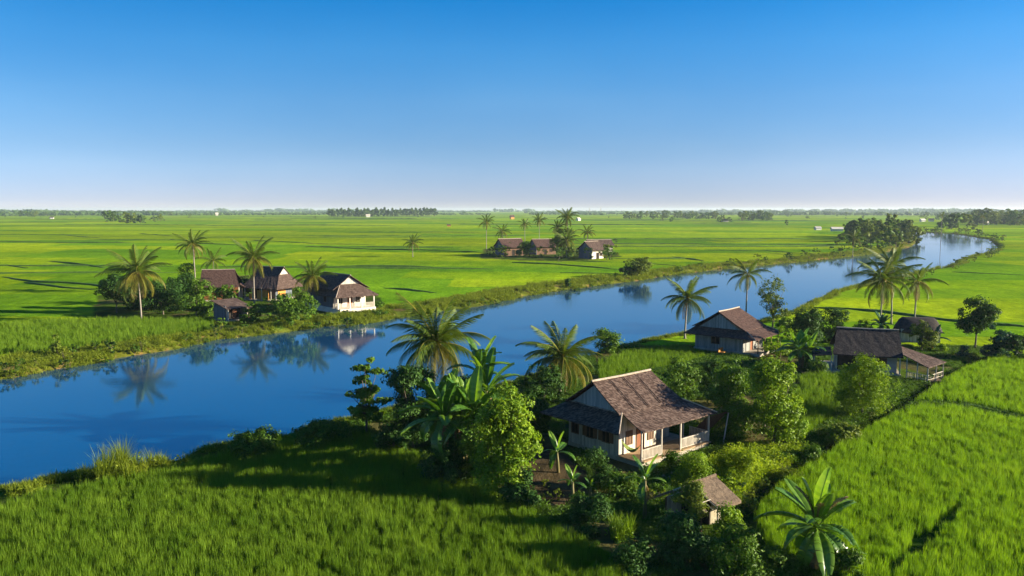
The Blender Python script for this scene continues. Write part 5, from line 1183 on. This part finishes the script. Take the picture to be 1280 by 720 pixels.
copies('grove_tree', 'tree in the woodland strip beyond the river on the right', 'tree', 'trees of the right woodland strip',
       [(1184, 286, 18), (1190, 287, 19), (1196, 286, 18), (1208, 287, 19)] + [(g.uniform(1214, 1330), 278 + g.uniform(-2, 4), g.uniform(11, 17)) for _ in range(60)] + [(g.uniform(1148, 1212), 273 + g.uniform(-1, 2), g.uniform(5, 9)) for _ in range(14)], farp)
copies('field_tree', 'lone small tree dotted out on the far paddies', 'tree', 'lone trees on the far paddies',
       [(g.uniform(0, 1100), 268 + 6 * g.random() ** 2, g.uniform(2, 5)) for _ in range(50)], farp)

# the wood along the horizon, which reads as one mass
def horizon_wood():
    gg = np.random.default_rng(9); n = 5200
    n = 8000; a = gg.uniform(-R(46), R(46), n); r = np.exp(gg.uniform(math.log(3300), math.log(9000), n)); keep = vnoise(a * 14, r * .0012, 61) > .36
    a, r = a[keep], r[keep]; x, y = r * np.sin(a), r * np.cos(a); s = r * gg.uniform(.0009, .0022, len(r)) * (1 + 1.0 * (vnoise(a * 9, r * .001, 62) > .7))
    rep = 14; i = np.repeat(np.arange(len(r)), rep); off = gg.normal(size=(len(i), 3)); off /= np.linalg.norm(off, axis=1, keepdims=True)
    P = np.column_stack([x[i], y[i], s[i] * .5]) + off * (s[i][:, None] * [1.6, 1.0, .42]) * gg.random((len(i), 1)) ** .4
    V, F = leaves(P, off + [0, -.4, .4], s[i] * 1.0, gg, asp=.8)
    o = link('horizon_woods', mesh_np('horizon_woods', V, F, M['far'])); tag(o, 'hazy blue green woods along the flat horizon', 'woods', kind='stuff')
horizon_wood()

# far small buildings
def hut(label, px, py, wpx, hpx, wmat, rmat, yaw, name='field_hut', group=None, cat='hut'):
    x, y, z = place(px, py); k = depth(x, y) / FPX; w, hh_ = wpx * k * .8, hpx * k * .75
    q = House(name, label, cat, (x, y, z), yaw, 1, group); d = w * .7
    q.wall(-w / 2, w / 2, -d / 2, d / 2, 0, hh_ * .62, wmat); q.roof(-w * .58, w * .58, -d * .62, d * .62, 0, hh_, hh_ * .55, hh_ * .55, rmat, rough=False, th=hh_ * .05); 
    for s_ in (-1, 1): q.gable(s_ * w / 2 - (.0 if s_ > 0 else .0), .05, -d / 2 + .02, d / 2 - .02, 0, hh_ * .621, hh_ * .93, wmat)
hut('tiny white walled hut in the far left paddies', 65, 273.5, 5, 4, 'white', 'roof_dark', .3)
hut('tiny brown hut with pale roof on the plain left of the long tree row', 271, 269.5, 4, 5, 'planks', 'planks_pale', .5)
hut('small brown field hut beyond the left palms of the distant hamlet', 640, 274, 6, 7, 'ochre', 'roof_red', .5)
hut('small white field hut right of the tallest distant palm', 723, 276, 6, 5.5, 'white', 'planks_pale', .8)
hut('brown field shelter on the plain between lone palm and tree row', 561, 283, 5, 3.5, 'ochre', 'roof_red', .2)
hut('white hut inside the long tree row', 460, 271.5, 6, 5, 'white', 'planks_pale', .3)
hut('white shed with dark roof in the groves beyond the river', 906, 278, 9, 6, 'plaster', 'roof_dark', .1)
hut('long white building left of the riverside wood', 1046, 289, 16, 7, 'white', 'plaster', -.1, 'farm_building', cat='building')
hut('small white building left of the long white one', 1022, 287.5, 9, 6, 'white', 'plaster_grey', .2, 'farm_building', cat='building')
hut('white house in the trees beyond the river bend, left of two', 1153, 277, 7, 5, 'white', 'plaster', .2, 'farm_building', cat='building')
hut('white house in the trees beyond the river bend, right of two', 1164, 277, 7, 5.5, 'white', 'roof_dark', -.2, 'farm_building', cat='building')
hut('pale hut under the faraway palms at the right edge', 1233, 281, 6, 6, 'plaster', 'planks_pale', .3)
def mast(label, px, hpx):
    x, y, z = place(px, 266.5); k = depth(x, y) / FPX; m_ = MB(); h_ = hpx * k; w = .35 * k
    for sx in (-w, w): m_.tube([(sx, 0, 0), (sx * .2, 0, h_)], .16 * k, 4)
    for i in range(6): m_.tube([(-w * (1 - .8 * i / 6), 0, h_ * i / 6), (w * (1 - .8 * (i + 1) / 6), 0, h_ * (i + 1) / 6)], .1 * k, 3)
    o = m_.build('radio_mast', M['concrete']); o.location = (x, y, z); tag(o, label, 'mast')
mast('thin radio mast on the horizon above the distant hamlet, left one of the pair', 737, 7); mast('thin radio mast on the horizon right of the other mast', 751, 8)
mast('thin mast above the long tree row near the horizon', 500, 9)

# a few small marks on the ground
def rocks(label, spots, group):
    for i, (px, py, s) in enumerate(spots):
        bm = bmesh.new(); bmesh.ops.create_icosphere(bm, subdivisions=2, radius=1); gg = random.Random(i)
        for v in bm.verts: v.co *= gg.uniform(.8, 1.15); v.co.z *= .6
        me = bpy.data.meshes.new('stone'); bm.to_mesh(me); bm.free(); me.materials.append(M['stone']); x, y, z = place(px, py)
        o = link('stone', me, None, (x, y, z + .1), (0, 0, gg.uniform(0, 6)), (s, s * .8, s)); tag(o, label, 'stone', group)
rocks('grey stone lying at the foot of the porch steps of the nearest house', [(842, 592, .35), (850, 586, .3), (836, 598, .28), (858, 592, .4), (829, 596, .25)], 'stones by the porch steps')
rocks('brown stone at the far waterline below the hamlet rice', [(228, 437, .9), (236, 434, .8), (222, 440, .6)], 'stones at the far waterline')

# ------------------------------------------------------------------ air
def haze():
    m, t = new_mat('haze'); v = N(t, 'ShaderNodeVolumePrincipled'); v.inputs['Color'].default_value = (.72, .84, 1.0, 1); v.inputs['Density'].default_value = 0.00006; v.inputs['Anisotropy'].default_value = 0.2
    o = N(t, 'ShaderNodeOutputMaterial'); t.links.new(v.outputs[0], o.inputs['Volume'])
    mb = MB().box(-16000, 16000, -300, 16000, -3.2, 45); ob = mb.build('haze', m); tag(ob, 'thin pale haze over the whole plain', 'haze', kind='stuff')
haze()
